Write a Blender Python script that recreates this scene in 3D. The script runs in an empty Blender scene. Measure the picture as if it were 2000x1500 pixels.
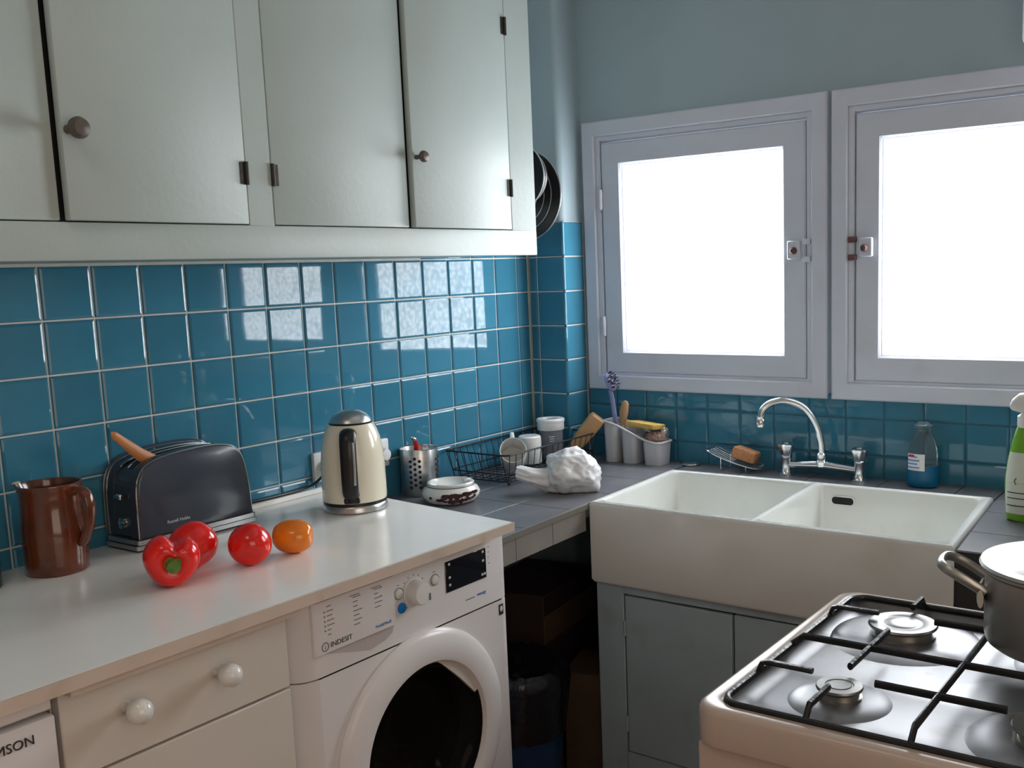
import bpy, bmesh, math, random
from mathutils import Vector, Matrix, Euler, noise
random.seed(7)
PI = math.pi
S = bpy.context.scene
C = S.collection

# ------------------------------------------------------------------ camera
cam = bpy.data.cameras.new('camera'); co = bpy.data.objects.new('camera', cam); C.objects.link(co)
S.camera = co
yaw, pit, rol = math.radians(34.8255), math.radians(-8.0802), math.radians(-1.9515)
_d = Vector((math.cos(pit)*math.cos(yaw), math.cos(pit)*math.sin(yaw), math.sin(pit)))
_r = Vector((math.sin(yaw), -math.cos(yaw), 0)); _u = _r.cross(_d)
_r2 = math.cos(rol)*_r + math.sin(rol)*_u; _u2 = -math.sin(rol)*_r + math.cos(rol)*_u
mw = Matrix.Identity(4)
for i in range(3):
    mw[i][0], mw[i][1], mw[i][2] = _r2[i], _u2[i], -_d[i]
mw[0][3], mw[1][3], mw[2][3] = -1.0703, -2.0231, 1.4178
co.matrix_world = mw
cam.sensor_width = 36; cam.lens = 2011.69/2000*36
cam.shift_x = -135.26/2000; cam.shift_y = 62.46/2000
cam.clip_start = 0.02

# ------------------------------------------------------------------ world, lights, exposure
PANE = 10.5
W_ = bpy.data.worlds.new('world'); S.world = W_; W_.use_nodes = True
W_.node_tree.nodes['Background'].inputs[0].default_value = (0.85, 0.92, 1, 1)
W_.node_tree.nodes['Background'].inputs[1].default_value = 1.0
def area(name, loc, aim, sx, sy, power, col):
    L = bpy.data.lights.new(name, 'AREA'); L.shape = 'RECTANGLE'; L.size = sx; L.size_y = sy
    L.energy = power; L.color = col
    o = bpy.data.objects.new(name, L); C.objects.link(o); o.location = loc
    o.rotation_euler = (Vector(aim)-Vector(loc)).to_track_quat('-Z', 'Y').to_euler()
    return o
area('rear_fill_light', (-2.76, -1.3, 1.45), (0, -1.3, 1.35), 1.3, 1.7, 0.5, (1.0, 0.90, 0.80))  # added fill from behind the camera, no doorway is built there
area('side_fill_light', (-0.9, -2.62, 1.05), (-0.9, 0, 0.80), 1.3, 1.8, 12, (1.0, 0.83, 0.69))  # added warm fill to brighten the drawer and machine fronts
area('overhead_fill_light', (-0.9, -1.0, 2.46), (-0.9, -1.0, 0), 0.5, 0.5, 2.2, (1.0, 0.90, 0.80))  # added weak overhead fill for the worktop, no lamp fitting
S.view_settings.view_transform = 'Standard'; S.view_settings.look = 'None'
S.view_settings.gamma = 1; S.view_settings.use_curve_mapping = False
S.view_settings.exposure = 0.3
if hasattr(S, 'cycles'):
    S.cycles.max_bounces = 7; S.cycles.diffuse_bounces = 4; S.cycles.glossy_bounces = 4; S.cycles.transmission_bounces = 7
    S.cycles.caustics_reflective = False; S.cycles.caustics_refractive = False

# ------------------------------------------------------------------ materials
def mat(name, col, rough=0.5, metal=0.0, var=0.0, vscale=6.0, bump=0.0, bscale=40.0, spec=0.5, coat=0.0,
        trans=0.0, ior=1.45, stretch=None, rnd=0.0, dirt=None, dscale=5.0, alpha=1.0):
    m = bpy.data.materials.new(name); m.use_nodes = True
    nt = m.node_tree; N = nt.nodes; L = nt.links; p = N['Principled BSDF']
    p.inputs['Base Color'].default_value = (*col, 1); p.inputs['Roughness'].default_value = rough
    p.inputs['Metallic'].default_value = metal; p.inputs['Specular IOR Level'].default_value = spec
    p.inputs['Coat Weight'].default_value = coat; p.inputs['Coat Roughness'].default_value = 0.05
    p.inputs['Transmission Weight'].default_value = trans; p.inputs['IOR'].default_value = ior
    p.inputs['Alpha'].default_value = alpha
    tc = N.new('ShaderNodeTexCoord'); mp = N.new('ShaderNodeMapping'); L.new(tc.outputs['Object'], mp.inputs[0])
    if stretch: mp.inputs['Scale'].default_value = stretch
    cur = None
    if var or rnd or dirt:
        n = N.new('ShaderNodeTexNoise'); n.inputs['Scale'].default_value = vscale; n.inputs['Detail'].default_value = 4
        L.new(mp.outputs[0], n.inputs[0])
        mr = N.new('ShaderNodeMapRange'); mr.inputs[1].default_value = 0.3; mr.inputs[2].default_value = 0.7
        mr.inputs[3].default_value = 1-var; mr.inputs[4].default_value = 1+var
        L.new(n.outputs[0], mr.inputs[0]); val = mr.outputs[0]
        if rnd:
            oi = N.new('ShaderNodeObjectInfo'); m2 = N.new('ShaderNodeMapRange')
            m2.inputs[3].default_value = 1-rnd; m2.inputs[4].default_value = 1+rnd
            L.new(oi.outputs['Random'], m2.inputs[0])
            mu = N.new('ShaderNodeMath'); mu.operation = 'MULTIPLY'
            L.new(val, mu.inputs[0]); L.new(m2.outputs[0], mu.inputs[1]); val = mu.outputs[0]
        vm = N.new('ShaderNodeVectorMath'); vm.operation = 'SCALE'; vm.inputs[0].default_value = col
        L.new(val, vm.inputs['Scale']); cur = vm.outputs[0]
        if dirt:
            n2 = N.new('ShaderNodeTexNoise'); n2.inputs['Scale'].default_value = dscale; n2.inputs['Detail'].default_value = 8
            L.new(mp.outputs[0], n2.inputs[0])
            r2 = N.new('ShaderNodeMapRange'); r2.inputs[1].default_value = 0.56; r2.inputs[2].default_value = 0.75
            L.new(n2.outputs[0], r2.inputs[0])
            mx = N.new('ShaderNodeMix'); mx.data_type = 'RGBA'
            L.new(r2.outputs[0], mx.inputs[0]); L.new(cur, mx.inputs[6]); mx.inputs[7].default_value = (*dirt, 1)
            cur = mx.outputs[2]
        L.new(cur, p.inputs['Base Color'])
    if bump:
        n = N.new('ShaderNodeTexNoise'); n.inputs['Scale'].default_value = bscale; n.inputs['Detail'].default_value = 3
        L.new(mp.outputs[0], n.inputs[0])
        b = N.new('ShaderNodeBump'); b.inputs['Strength'].default_value = bump; b.inputs['Distance'].default_value = 0.01
        L.new(n.outputs[0], b.inputs['Height']); L.new(b.outputs[0], p.inputs['Normal'])
    return m
def pane_mat():
    # pressed (hammered) window glass, back-lit by an overcast sky
    m = bpy.data.materials.new('hammered_daylight_glass'); m.use_nodes = True
    nt = m.node_tree; N = nt.nodes; L = nt.links; p = N['Principled BSDF']
    p.inputs['Base Color'].default_value = (0.75, 0.8, 0.82, 1); p.inputs['Roughness'].default_value = 0.25
    tc = N.new('ShaderNodeTexCoord'); v = N.new('ShaderNodeTexVoronoi'); v.feature = 'SMOOTH_F1'
    v.inputs['Scale'].default_value = 42; v.inputs['Smoothness'].default_value = 0.5
    n = N.new('ShaderNodeTexNoise'); n.inputs['Scale'].default_value = 30
    L.new(tc.outputs['Object'], n.inputs[0]); 
    mx = N.new('ShaderNodeMix'); mx.data_type = 'VECTOR'; mx.inputs[0].default_value = 0.04
    L.new(tc.outputs['Object'], mx.inputs[4]); L.new(n.outputs['Color'], mx.inputs[5]); L.new(mx.outputs[1], v.inputs['Vector'])
    mr = N.new('ShaderNodeMapRange'); mr.inputs[1].default_value = 0.1; mr.inputs[2].default_value = 0.75
    mr.inputs[3].default_value = PANE*1.2; mr.inputs[4].default_value = PANE*0.62
    L.new(v.outputs['Distance'], mr.inputs[0]); L.new(mr.outputs[0], p.inputs['Emission Strength'])
    p.inputs['Emission Color'].default_value = (0.93, 0.97, 1.0, 1)
    b = N.new('ShaderNodeBump'); b.inputs['Strength'].default_value = 0.3
    L.new(v.outputs['Distance'], b.inputs['Height']); L.new(b.outputs[0], p.inputs['Normal'])
    return m
M = {
 'tile': mat('glazed_blue_tile', (0.046, 0.200, 0.305), 0.04, var=0.10, vscale=5, bump=0.03, bscale=7, rnd=0.07),
 'grout': mat('pale_grout', (0.62, 0.64, 0.60), 0.8, var=0.1, vscale=20),
 'grout_dark': mat('dark_blue_grout', (0.10, 0.16, 0.22), 0.8, var=0.1, vscale=20),
 'wall': mat('blue_grey_wall_paint', (0.38, 0.48, 0.53), 0.45, var=0.05, vscale=3, bump=0.05, bscale=30),
 'cream_wall': mat('cream_wall_paint', (0.74, 0.70, 0.64), 0.7, var=0.04, vscale=2),
 'ceiling': mat('ceiling_paint', (0.7, 0.7, 0.68), 0.8, var=0.03),
 'floor': mat('brown_floor_tile', (0.30, 0.14, 0.085), 0.35, var=0.25, vscale=9),
 'cab': mat('pale_grey_green_paint', (0.44, 0.51, 0.495), 0.42, var=0.05, vscale=4, bump=0.05, bscale=60, dirt=(0.45, 0.49, 0.46), dscale=3),
 'cab2': mat('blue_grey_cabinet_paint', (0.36, 0.45, 0.49), 0.4, var=0.06, vscale=4, bump=0.05, bscale=60, dirt=(0.28, 0.33, 0.34), dscale=7),
 'dark_gap': mat('dark_interior', (0.02, 0.02, 0.02), 0.9, var=0.1),
 'winframe': mat('lilac_white_window_paint', (0.66, 0.69, 0.79), 0.4, var=0.04, vscale=5, bump=0.05, bscale=50, dirt=(0.60, 0.62, 0.69), dscale=5),
 'pane': pane_mat(),
 'lam': mat('white_laminate', (0.87, 0.85, 0.81), 0.2, var=0.03, vscale=5, dirt=(0.80, 0.80, 0.76), dscale=4),
 'beige': mat('beige_edge_paint', (0.62, 0.51, 0.43), 0.45, var=0.06, vscale=12, dirt=(0.5, 0.38, 0.3), dscale=14),
 'stove': mat('shaded_cream_enamel', (0.47, 0.37, 0.31), 0.25, var=0.04, vscale=6),  # cream enamel browned, shade of the backlit side put into the colour
 'unit': mat('warm_white_unit', (0.68, 0.63, 0.57), 0.35, var=0.03, vscale=5),
 'enamel': mat('white_appliance_enamel', (0.77, 0.74, 0.735), 0.25, var=0.02, vscale=5),
 'plasticw': mat('white_plastic', (0.75, 0.75, 0.74), 0.3, var=0.02),
 'black': mat('black_plastic', (0.012, 0.012, 0.014), 0.3, var=0.1),
 'blackgloss': mat('black_display', (0.006, 0.007, 0.012), 0.06, var=0.1),
 'blackiron': mat('black_enamelled_iron', (0.012, 0.011, 0.012), 0.32, var=0.2, vscale=30, bump=0.15, bscale=120),
 'wire': mat('black_coated_wire', (0.015, 0.016, 0.022), 0.35, var=0.1),
 'chrome': mat('chrome', (0.72, 0.73, 0.74), 0.16, 1.0, var=0.03),
 'steel': mat('brushed_steel', (0.55, 0.55, 0.55), 0.3, 1.0, var=0.06, vscale=10, stretch=(1, 1, 14)),
 'hob': mat('worn_stainless_hob', (0.27, 0.27, 0.285), 0.40, 0.75, var=0.1, vscale=9, dirt=(0.20, 0.19, 0.185), dscale=16),
 'alu': mat('dull_aluminium', (0.42, 0.40, 0.37), 0.36, 0.9, var=0.06, vscale=12),
 'burnt': mat('heat_darkened_steel', (0.24, 0.235, 0.23), 0.38, 0.8, var=0.15, vscale=30),
 'scoop': mat('recess_shade_plastic', (0.52, 0.47, 0.45), 0.4, var=0.05),  # darker tone carries the shade of the drawer scoop
 'sink': mat('white_fireclay', (0.78, 0.79, 0.76), 0.12, var=0.02, vscale=6, coat=0.4, dirt=(0.72, 0.72, 0.67), dscale=5),
 'ctile': mat('dark_grey_counter_tile', (0.135, 0.135, 0.15), 0.33, var=0.15, vscale=8, rnd=0.06, dirt=(0.19, 0.19, 0.2), dscale=6),
 'cgrout': mat('grey_counter_grout', (0.09, 0.09, 0.095), 0.85, var=0.1),
 'fascia': mat('grey_brown_fascia', (0.24, 0.22, 0.20), 0.4, var=0.1, vscale=10),
 'cream': mat('cream_kettle_enamel', (0.84, 0.79, 0.63), 0.16, var=0.02, coat=0.4),
 'slate': mat('slate_toaster_enamel', (0.045, 0.055, 0.075), 0.22, var=0.05, coat=0.2),
 'terracotta': mat('brown_salt_glaze', (0.125, 0.034, 0.014), 0.14, var=0.3, vscale=14, coat=0.5, dirt=(0.04, 0.014, 0.008), dscale=12),
 'clay': mat('bare_cream_clay', (0.62, 0.5, 0.34), 0.6, var=0.1),
 'redp': mat('red_pepper_skin', (0.80, 0.014, 0.008), 0.16, var=0.18, vscale=20, coat=0.3),
 'orangep': mat('orange_pepper_skin', (0.85, 0.22, 0.006), 0.16, var=0.12, vscale=20, coat=0.3),
 'stem': mat('green_pepper_stem', (0.10, 0.19, 0.03), 0.5, var=0.3, vscale=60),
 'flesh': mat('pale_pepper_flesh', (0.75, 0.42, 0.20), 0.4, var=0.2, vscale=40),
 'wood': mat('pale_wood', (0.52, 0.31, 0.15), 0.5, var=0.2, vscale=8, stretch=(1, 1, 0.15)),
 'wood2': mat('orange_brown_wood', (0.50, 0.19, 0.06), 0.45, var=0.2, vscale=10, stretch=(0.2, 1, 1)),
 'whiteglaze': mat('white_glazed_ceramic', (0.78, 0.78, 0.75), 0.12, var=0.02, coat=0.4),
 'print_red': mat('dark_red_print', (0.05, 0.012, 0.014), 0.3, var=0.3, vscale=60),
 'bag': mat('white_plastic_bag', (0.80, 0.80, 0.82), 0.28, var=0.06, vscale=20, bump=0.25, bscale=26, stretch=(1, 1, 0.35)),
 'blueprint': mat('blue_print', (0.10, 0.25, 0.62), 0.4, var=0.1),
 'clear': mat('clear_plastic', (0.45, 0.62, 0.68), 0.08, trans=0.85, ior=1.2),
 'canister': mat('smoky_clear_plastic', (0.80, 0.82, 0.86), 0.12, trans=0.8, ior=1.2, var=0.1),
 'greyplast': mat('pale_grey_plastic', (0.60, 0.60, 0.63), 0.35, var=0.03),
 'lilac': mat('lilac_blue_plastic', (0.26, 0.29, 0.50), 0.4, var=0.08),
 'bristle': mat('dark_bristles', (0.09, 0.08, 0.11), 0.8, var=0.3, vscale=120, bump=0.5, bscale=200),
 'sponge_y': mat('yellow_sponge', (0.72, 0.46, 0.13), 0.9, var=0.12, vscale=60, bump=0.5, bscale=140),
 'sponge_o': mat('tan_sponge', (0.55, 0.26, 0.12), 0.9, var=0.15, vscale=60, bump=0.5, bscale=140),
 'scourer': mat('pinkish_brown_scourer', (0.36, 0.24, 0.20), 0.7, var=0.25, vscale=70, bump=0.6, bscale=150),
 'soap': mat('blue_liquid_soap', (0.005, 0.16, 0.34), 0.08, trans=0.25, ior=1.33, var=0.05),
 'green': mat('green_bottle_plastic', (0.20, 0.48, 0.04), 0.25, var=0.15, vscale=12, trans=0.15),
 'label': mat('pale_bottle_label', (0.62, 0.66, 0.56), 0.5, var=0.05),
 'ink': mat('dark_ink', (0.03, 0.03, 0.035), 0.5, var=0.1),
 'inkgrey': mat('grey_ink', (0.18, 0.17, 0.18), 0.5, var=0.1),
 'inkblue': mat('blue_ink', (0.05, 0.22, 0.60), 0.4, var=0.1),
 'bluebtn': mat('bright_blue_button', (0.01, 0.20, 0.62), 0.15, var=0.1),
 'redplast': mat('red_plastic', (0.60, 0.02, 0.015), 0.25, var=0.1),
 'hinge': mat('tarnished_hinge', (0.05, 0.045, 0.04), 0.5, 0.5, var=0.3, vscale=60),
 'brass': mat('dull_brass_knob', (0.13, 0.11, 0.095), 0.4, 0.4, var=0.2, vscale=40),
 'rust': mat('rusty_latch', (0.16, 0.08, 0.08), 0.6, 0.3, var=0.3, vscale=60),
 'panblack': mat('black_pan_coating', (0.02, 0.019, 0.02), 0.3, 0.2, var=0.15, vscale=20),
 'binblue': mat('navy_bin_plastic', (0.012, 0.05, 0.14), 0.4, var=0.1),
 'binbag': mat('black_bin_bag', (0.008, 0.009, 0.016), 0.22, var=0.2, bump=0.4, bscale=30),
 'kraft': mat('brown_paper', (0.16, 0.10, 0.06), 0.8, var=0.12, vscale=12, bump=0.2, bscale=20),
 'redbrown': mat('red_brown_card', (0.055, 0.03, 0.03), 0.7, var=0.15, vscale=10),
 'laundry': mat('dark_red_cloth', (0.42, 0.06, 0.025), 0.85, var=0.25, vscale=30, bump=0.4, bscale=60),
 'rubber': mat('dark_rubber', (0.03, 0.03, 0.032), 0.6, var=0.1),
 'tinted': mat('tinted_door_glass', (0.16, 0.15, 0.15), 0.04, trans=0.95, ior=1.1, var=0.05),
 'darkglass': mat('dark_green_glass', (0.02, 0.05, 0.045), 0.06, trans=0.5, ior=1.3, var=0.1),
}

# ------------------------------------------------------------------ geometry helpers
def BM(): return bmesh.new()
def box(bm, x0, x1, y0, y1, z0, z1, bev=0.0, seg=1):
    if x0 > x1: x0, x1 = x1, x0
    if y0 > y1: y0, y1 = y1, y0
    if z0 > z1: z0, z1 = z1, z0
    v = [bm.verts.new(p) for p in ((x0,y0,z0),(x1,y0,z0),(x1,y1,z0),(x0,y1,z0),(x0,y0,z1),(x1,y0,z1),(x1,y1,z1),(x0,y1,z1))]
    f = [bm.faces.new([v[i] for i in q]) for q in ((3,2,1,0),(4,5,6,7),(0,1,5,4),(1,2,6,5),(2,3,7,6),(3,0,4,7))]
    if bev:
        e = list({e for g in f for e in g.edges})
        bmesh.ops.bevel(bm, geom=e, offset=bev, segments=seg, profile=0.5, affect='EDGES', clamp_overlap=True)
    return v
def loft(bm, rings, cyc=True, cap0=True, cap1=True):
    R = [[bm.verts.new(p) for p in r] for r in rings]; n = len(R[0])
    for a, b in zip(R, R[1:]):
        for i in range(n if cyc else n-1):
            j = (i+1) % n
            bm.faces.new((a[i], a[j], b[j], b[i]))
    if cap0: bm.faces.new(R[0][::-1])
    if cap1: bm.faces.new(R[-1])
    return R
def lathe(bm, prof, seg=28, mtx=None, cap0=True, cap1=True):
    mtx = mtx or Matrix.Identity(4)
    rings = []
    for r, z in prof:
        r = max(r, 1e-4)
        rings.append([mtx @ Vector((r*math.cos(2*PI*i/seg), r*math.sin(2*PI*i/seg), z)) for i in range(seg)])
    return loft(bm, rings, True, cap0, cap1)
def catmull(pts, n=8, closed=False):
    P = [Vector(p) for p in pts]; out = []; m = len(P)
    rg = range(m if closed else m-1)
    for i in rg:
        p0 = P[(i-1) % m] if closed or i > 0 else P[0]; p1 = P[i]; p2 = P[(i+1) % m]
        p3 = P[(i+2) % m] if closed or i+2 < m else P[-1]
        for k in range(n):
            t = k/n
            out.append(0.5*((2*p1)+(-p0+p2)*t+(2*p0-5*p1+4*p2-p3)*t*t+(-p0+3*p1-3*p2+p3)*t**3))
    if not closed: out.append(P[-1])
    return out
def tube(bm, pts, r, seg=8, closed=False, flat=1.0, up=None):
    P = [Vector(p) for p in pts]; n = len(P); rings = []; prev = None
    for i, p in enumerate(P):
        if closed: t = (P[(i+1) % n]-P[i-1]).normalized()
        else: t = (P[min(i+1, n-1)]-P[max(i-1, 0)]).normalized()
        if prev is None:
            a = Vector(up) if up else (Vector((0,0,1)) if abs(t.z) < 0.9 else Vector((1,0,0)))
            nrm = (a-t*a.dot(t)).normalized()
        else: nrm = (prev-t*prev.dot(t)).normalized()
        prev = nrm; b = t.cross(nrm)
        rr = r[i] if isinstance(r, (list, tuple)) else r
        rings.append([p+nrm*(rr*math.cos(2*PI*k/seg))+b*(rr*flat*math.sin(2*PI*k/seg)) for k in range(seg)])
    if closed:
        R = [[bm.verts.new(q) for q in g] for g in rings]
        for a, b in zip(R, R[1:]+R[:1]):
            for k in range(seg):
                j = (k+1) % seg; bm.faces.new((a[k], a[j], b[j], b[k]))
    else: loft(bm, rings)
def prism(bm, pts, h0, h1, mtx=None):
    mtx = mtx or Matrix.Identity(4)
    loft(bm, [[mtx @ Vector((p[0], p[1], h)) for p in pts] for h in (h0, h1)])
def rrect(x0, x1, y0, y1, r, n=4):
    pts = []
    for cx, cy, a0 in ((x1-r, y1-r, 0), (x0+r, y1-r, PI/2), (x0+r, y0+r, PI), (x1-r, y0+r, 1.5*PI)):
        for k in range(n+1):
            a = a0+PI/2*k/n; pts.append((cx+r*math.cos(a), cy+r*math.sin(a)))
    return pts
def ringplate(bm, y0, y1, z0, z1, w, xa, xb, bev=0.0):
    # rectangular frame in the yz plane, from x=xa (room side) to xb
    def lp(i, x): return [(x, y0+i, z0+i), (x, y1-i, z0+i), (x, y1-i, z1-i), (x, y0+i, z1-i)]
    b = bev
    loops = [lp(0, xb), lp(0, xa+b), lp(b, xa), lp(w-b, xa), lp(w, xa+b), lp(w, xb)] if b else [lp(0, xb), lp(0, xa), lp(w, xa), lp(w, xb)]
    R = [[bm.verts.new(p) for p in l] for l in loops]
    for a, c in zip(R, R[1:]+R[:1]):
        for i in range(4):
            j = (i+1) % 4; bm.faces.new((a[i], a[j], c[j], c[i]))
def xf(bm, mtx): bmesh.ops.transform(bm, matrix=mtx, verts=bm.verts)
def mesh_of(name, bm, m, smooth=True, ang=38):
    bmesh.ops.recalc_face_normals(bm, faces=bm.faces)
    me = bpy.data.meshes.new(name); bm.to_mesh(me); bm.free()
    me.materials.append(M[m] if isinstance(m, str) else m)
    if smooth:
        me.shade_smooth(); me.set_sharp_from_angle(angle=math.radians(ang))
    return me
def obj(name, bm, m, parent=None, world=False, smooth=True, ang=38, label=None):
    if world and parent is not None:
        bmesh.ops.translate(bm, vec=-parent.location, verts=bm.verts)
    o = bpy.data.objects.new(name, mesh_of(name, bm, m, smooth, ang)); C.objects.link(o)
    if parent is not None: o.parent = parent
    if label: o['label'] = label
    return o
def inst(name, me, parent=None, loc=(0,0,0), rot=(0,0,0), scale=(1,1,1)):
    o = bpy.data.objects.new(name, me); C.objects.link(o)
    if parent is not None: o.parent = parent
    o.location = loc; o.rotation_euler = rot; o.scale = scale
    return o
def thing(name, label, cat, loc=(0,0,0), rotz=0, group=None):
    o = bpy.data.objects.new(name, None); C.objects.link(o); o.empty_display_size = 0.05
    o.location = loc; o.rotation_euler = (0, 0, rotz); o['label'] = label; o['category'] = cat
    if group: o['group'] = group
    return o
def tag(o, label, cat, group=None):
    o['label'] = label; o['category'] = cat
    if group: o['group'] = group
    return o
def struct(name, bm, m, label=None, smooth=False):
    o = obj(name, bm, m, smooth=smooth); o['kind'] = 'structure'
    if label: o['label'] = label
    return o
def text_mesh(s, size, depth=0.0006, align='LEFT', shear=0.0):
    cu = bpy.data.curves.new('txt', 'FONT'); cu.body = s; cu.size = size; cu.extrude = depth; cu.align_x = align
    cu.shear = shear; cu.resolution_u = 3
    o = bpy.data.objects.new('txt', cu); C.objects.link(o)
    dg = bpy.context.evaluated_depsgraph_get(); me = bpy.data.meshes.new_from_object(o.evaluated_get(dg))
    bpy.data.objects.remove(o); bpy.data.curves.remove(cu)
    return me
def text_on_y(name, s, size, x, y, z, m, parent, align='LEFT', shear=0.0, sx=1.0):
    # lettering on a plane facing -y, given in the parent's world frame
    me = text_mesh(s, size, align=align, shear=shear); me.name = name; me.materials.clear(); me.materials.append(M[m])
    o = bpy.data.objects.new(name, me); C.objects.link(o); o.parent = parent
    o.location = Vector((x, y, z))-parent.location; o.rotation_euler = (PI/2, 0, 0); o.scale = (sx, 1, 1)
    return o
AXY = Matrix.Rotation(PI/2, 4, 'X')     # local z -> world -y

# ------------------------------------------------------------------ room shell
T = 0.108; Z0 = 1.46058; XW = 1.690
bm = BM(); box(bm, -2.9, 1.85, -2.75, 0.15, -0.06, 0); struct('floor', bm, 'floor', 'dark brown tiled kitchen floor')
bm = BM(); box(bm, -2.9, 1.85, -2.75, 0.15, 2.5, 2.56); struct('ceiling', bm, 'ceiling', 'white painted ceiling')
bm = BM(); box(bm, -2.9, 1.85, 0.008, 0.15, 0, 2.5); wall_left = struct('wall_left', bm, 'wall', 'blue grey wall covered with glossy blue tiles above the worktop')
bm = BM(); box(bm, -2.9, 1.85, -2.75, -2.65, 0, 2.5); struct('wall_right', bm, 'cream_wall', 'cream painted wall')
bm = BM(); box(bm, -2.9, -2.8, -2.65, 0.008, 0, 2.5); struct('wall_rear', bm, 'cream_wall', 'cream painted wall at the rear of the kitchen')
bm = BM()
wy = [(-0.955, -0.150), (-1.772, -0.967)]; wz = (1.036, 1.871)
box(bm, XW, 1.85, -2.65, 0.008, 0, wz[0]+0.02); box(bm, XW, 1.85, -2.65, 0.008, wz[1]-0.02, 2.5)
box(bm, XW, 1.85, wy[0][1]-0.02, 0.008, wz[0]+0.02, wz[1]-0.02)
box(bm, XW, 1.85, wy[1][1]-0.02, wy[0][0]+0.02, wz[0]+0.02, wz[1]-0.02)
box(bm, XW, 1.85, -2.65, wy[1][0]+0.02, wz[0]+0.02, wz[1]-0.02)
wall_back = struct('wall_back', bm, 'wall', 'blue grey wall with two frosted windows above the sink')
# boxed-in corner pillar with rounded edge
bm = BM()
prism(bm, [(1.578, 0.01), (1.578, -0.112), (1.582, -0.122), (1.590, -0.129), (1.600, -0.132), (XW+.004, -0.132), (XW+.004, 0.01)], 0, 2.5)
pillar = struct('wall_corner', bm, 'wall', 'boxed corner pillar, painted above and blue tiled below', smooth=True)

# tiles: one rounded-edge mesh shared by all full tiles
def tile_mesh(w, h, t=0.008, r=0.0055):
    bm = BM(); rings = []
    for k, (ins, z) in enumerate(((0, 0), (0, t*0.45), (r*0.3, t*0.78), (r, t*0.97), (r*2.2, t))):
        rings.append([(-w/2+ins, -h/2+ins, z), (w/2-ins, -h/2+ins, z), (w/2-ins, h/2-ins, z), (-w/2+ins, h/2-ins, z)])
    loft(bm, rings, cap0=False)
    return mesh_of('tile', bm, 'tile', True, 4)
_tc = {}
def tile(parent, w, h, c, face):
    key = (round(w, 4), round(h, 4))
    if key not in _tc: _tc[key] = tile_mesh(w, h)
    j = lambda: random.gauss(0, 0.0022)
    rot = {'-y': (PI/2+j(), j(), j()), '-x': (PI/2+j(), j(), -PI/2+j())}[face]
    return inst('tile', _tc[key], parent, c, rot)
G = 0.0034
bm = BM(); box(bm, -0.975, 1.578, 0.0045, 0.0085, 0.80, Z0+T); obj('grout_bed', bm, 'grout', wall_left, smooth=False)
for i in range(-9, 15):
    xa, xb = i*T, (i+1)*T
    if xb > 1.57: xb = 1.568
    for r in range(-1, 6):
        if r == -1 and xb < 1.1: continue
        za, zb = Z0-(r+1)*T, Z0-r*T
        tile(wall_left, xb-xa-G, zb-za-G, ((xa+xb)/2, 0.008, (za+zb)/2), '-y')
bm = BM(); box(bm, 1.5735, 1.5785, -0.1365, 0.0, 0.80, Z0+T); box(bm, 1.5735, XW, -0.1365, -0.1315, 0.80, Z0+T)
obj('grout_bed', bm, 'grout', pillar, smooth=False)
for r in range(-1, 6):
    za, zb = Z0-(r+1)*T, Z0-r*T
    tile(pillar, 0.1065-G/2, zb-za-G, (1.5775, -0.1395+0.05325, (za+zb)/2), '-x')
    tile(pillar, 0.0285, zb-za-G, (1.5775, -0.0165, (za+zb)/2), '-x')
    tile(pillar, 0.1075, zb-za-G, (1.5705+0.0545, -0.1325, (za+zb)/2), '-y')
bm = BM(); box(bm, XW-0.004, XW+0.001, -1.9, -0.14, 0.80, 1.05); obj('grout_bed', bm, 'grout_dark', wall_back, smooth=False)
for k in range(16):
    ya, yb = -0.142-(k+1)*T, -0.142-k*T
    for za, zb in ((0.80, 0.882), (0.882, 0.985), (0.985, 1.05)):
        tile(wall_back, yb-ya-0.0012, zb-za-0.0022, (XW-0.0005, (ya+yb)/2, (za+zb)/2), '-x')

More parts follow.
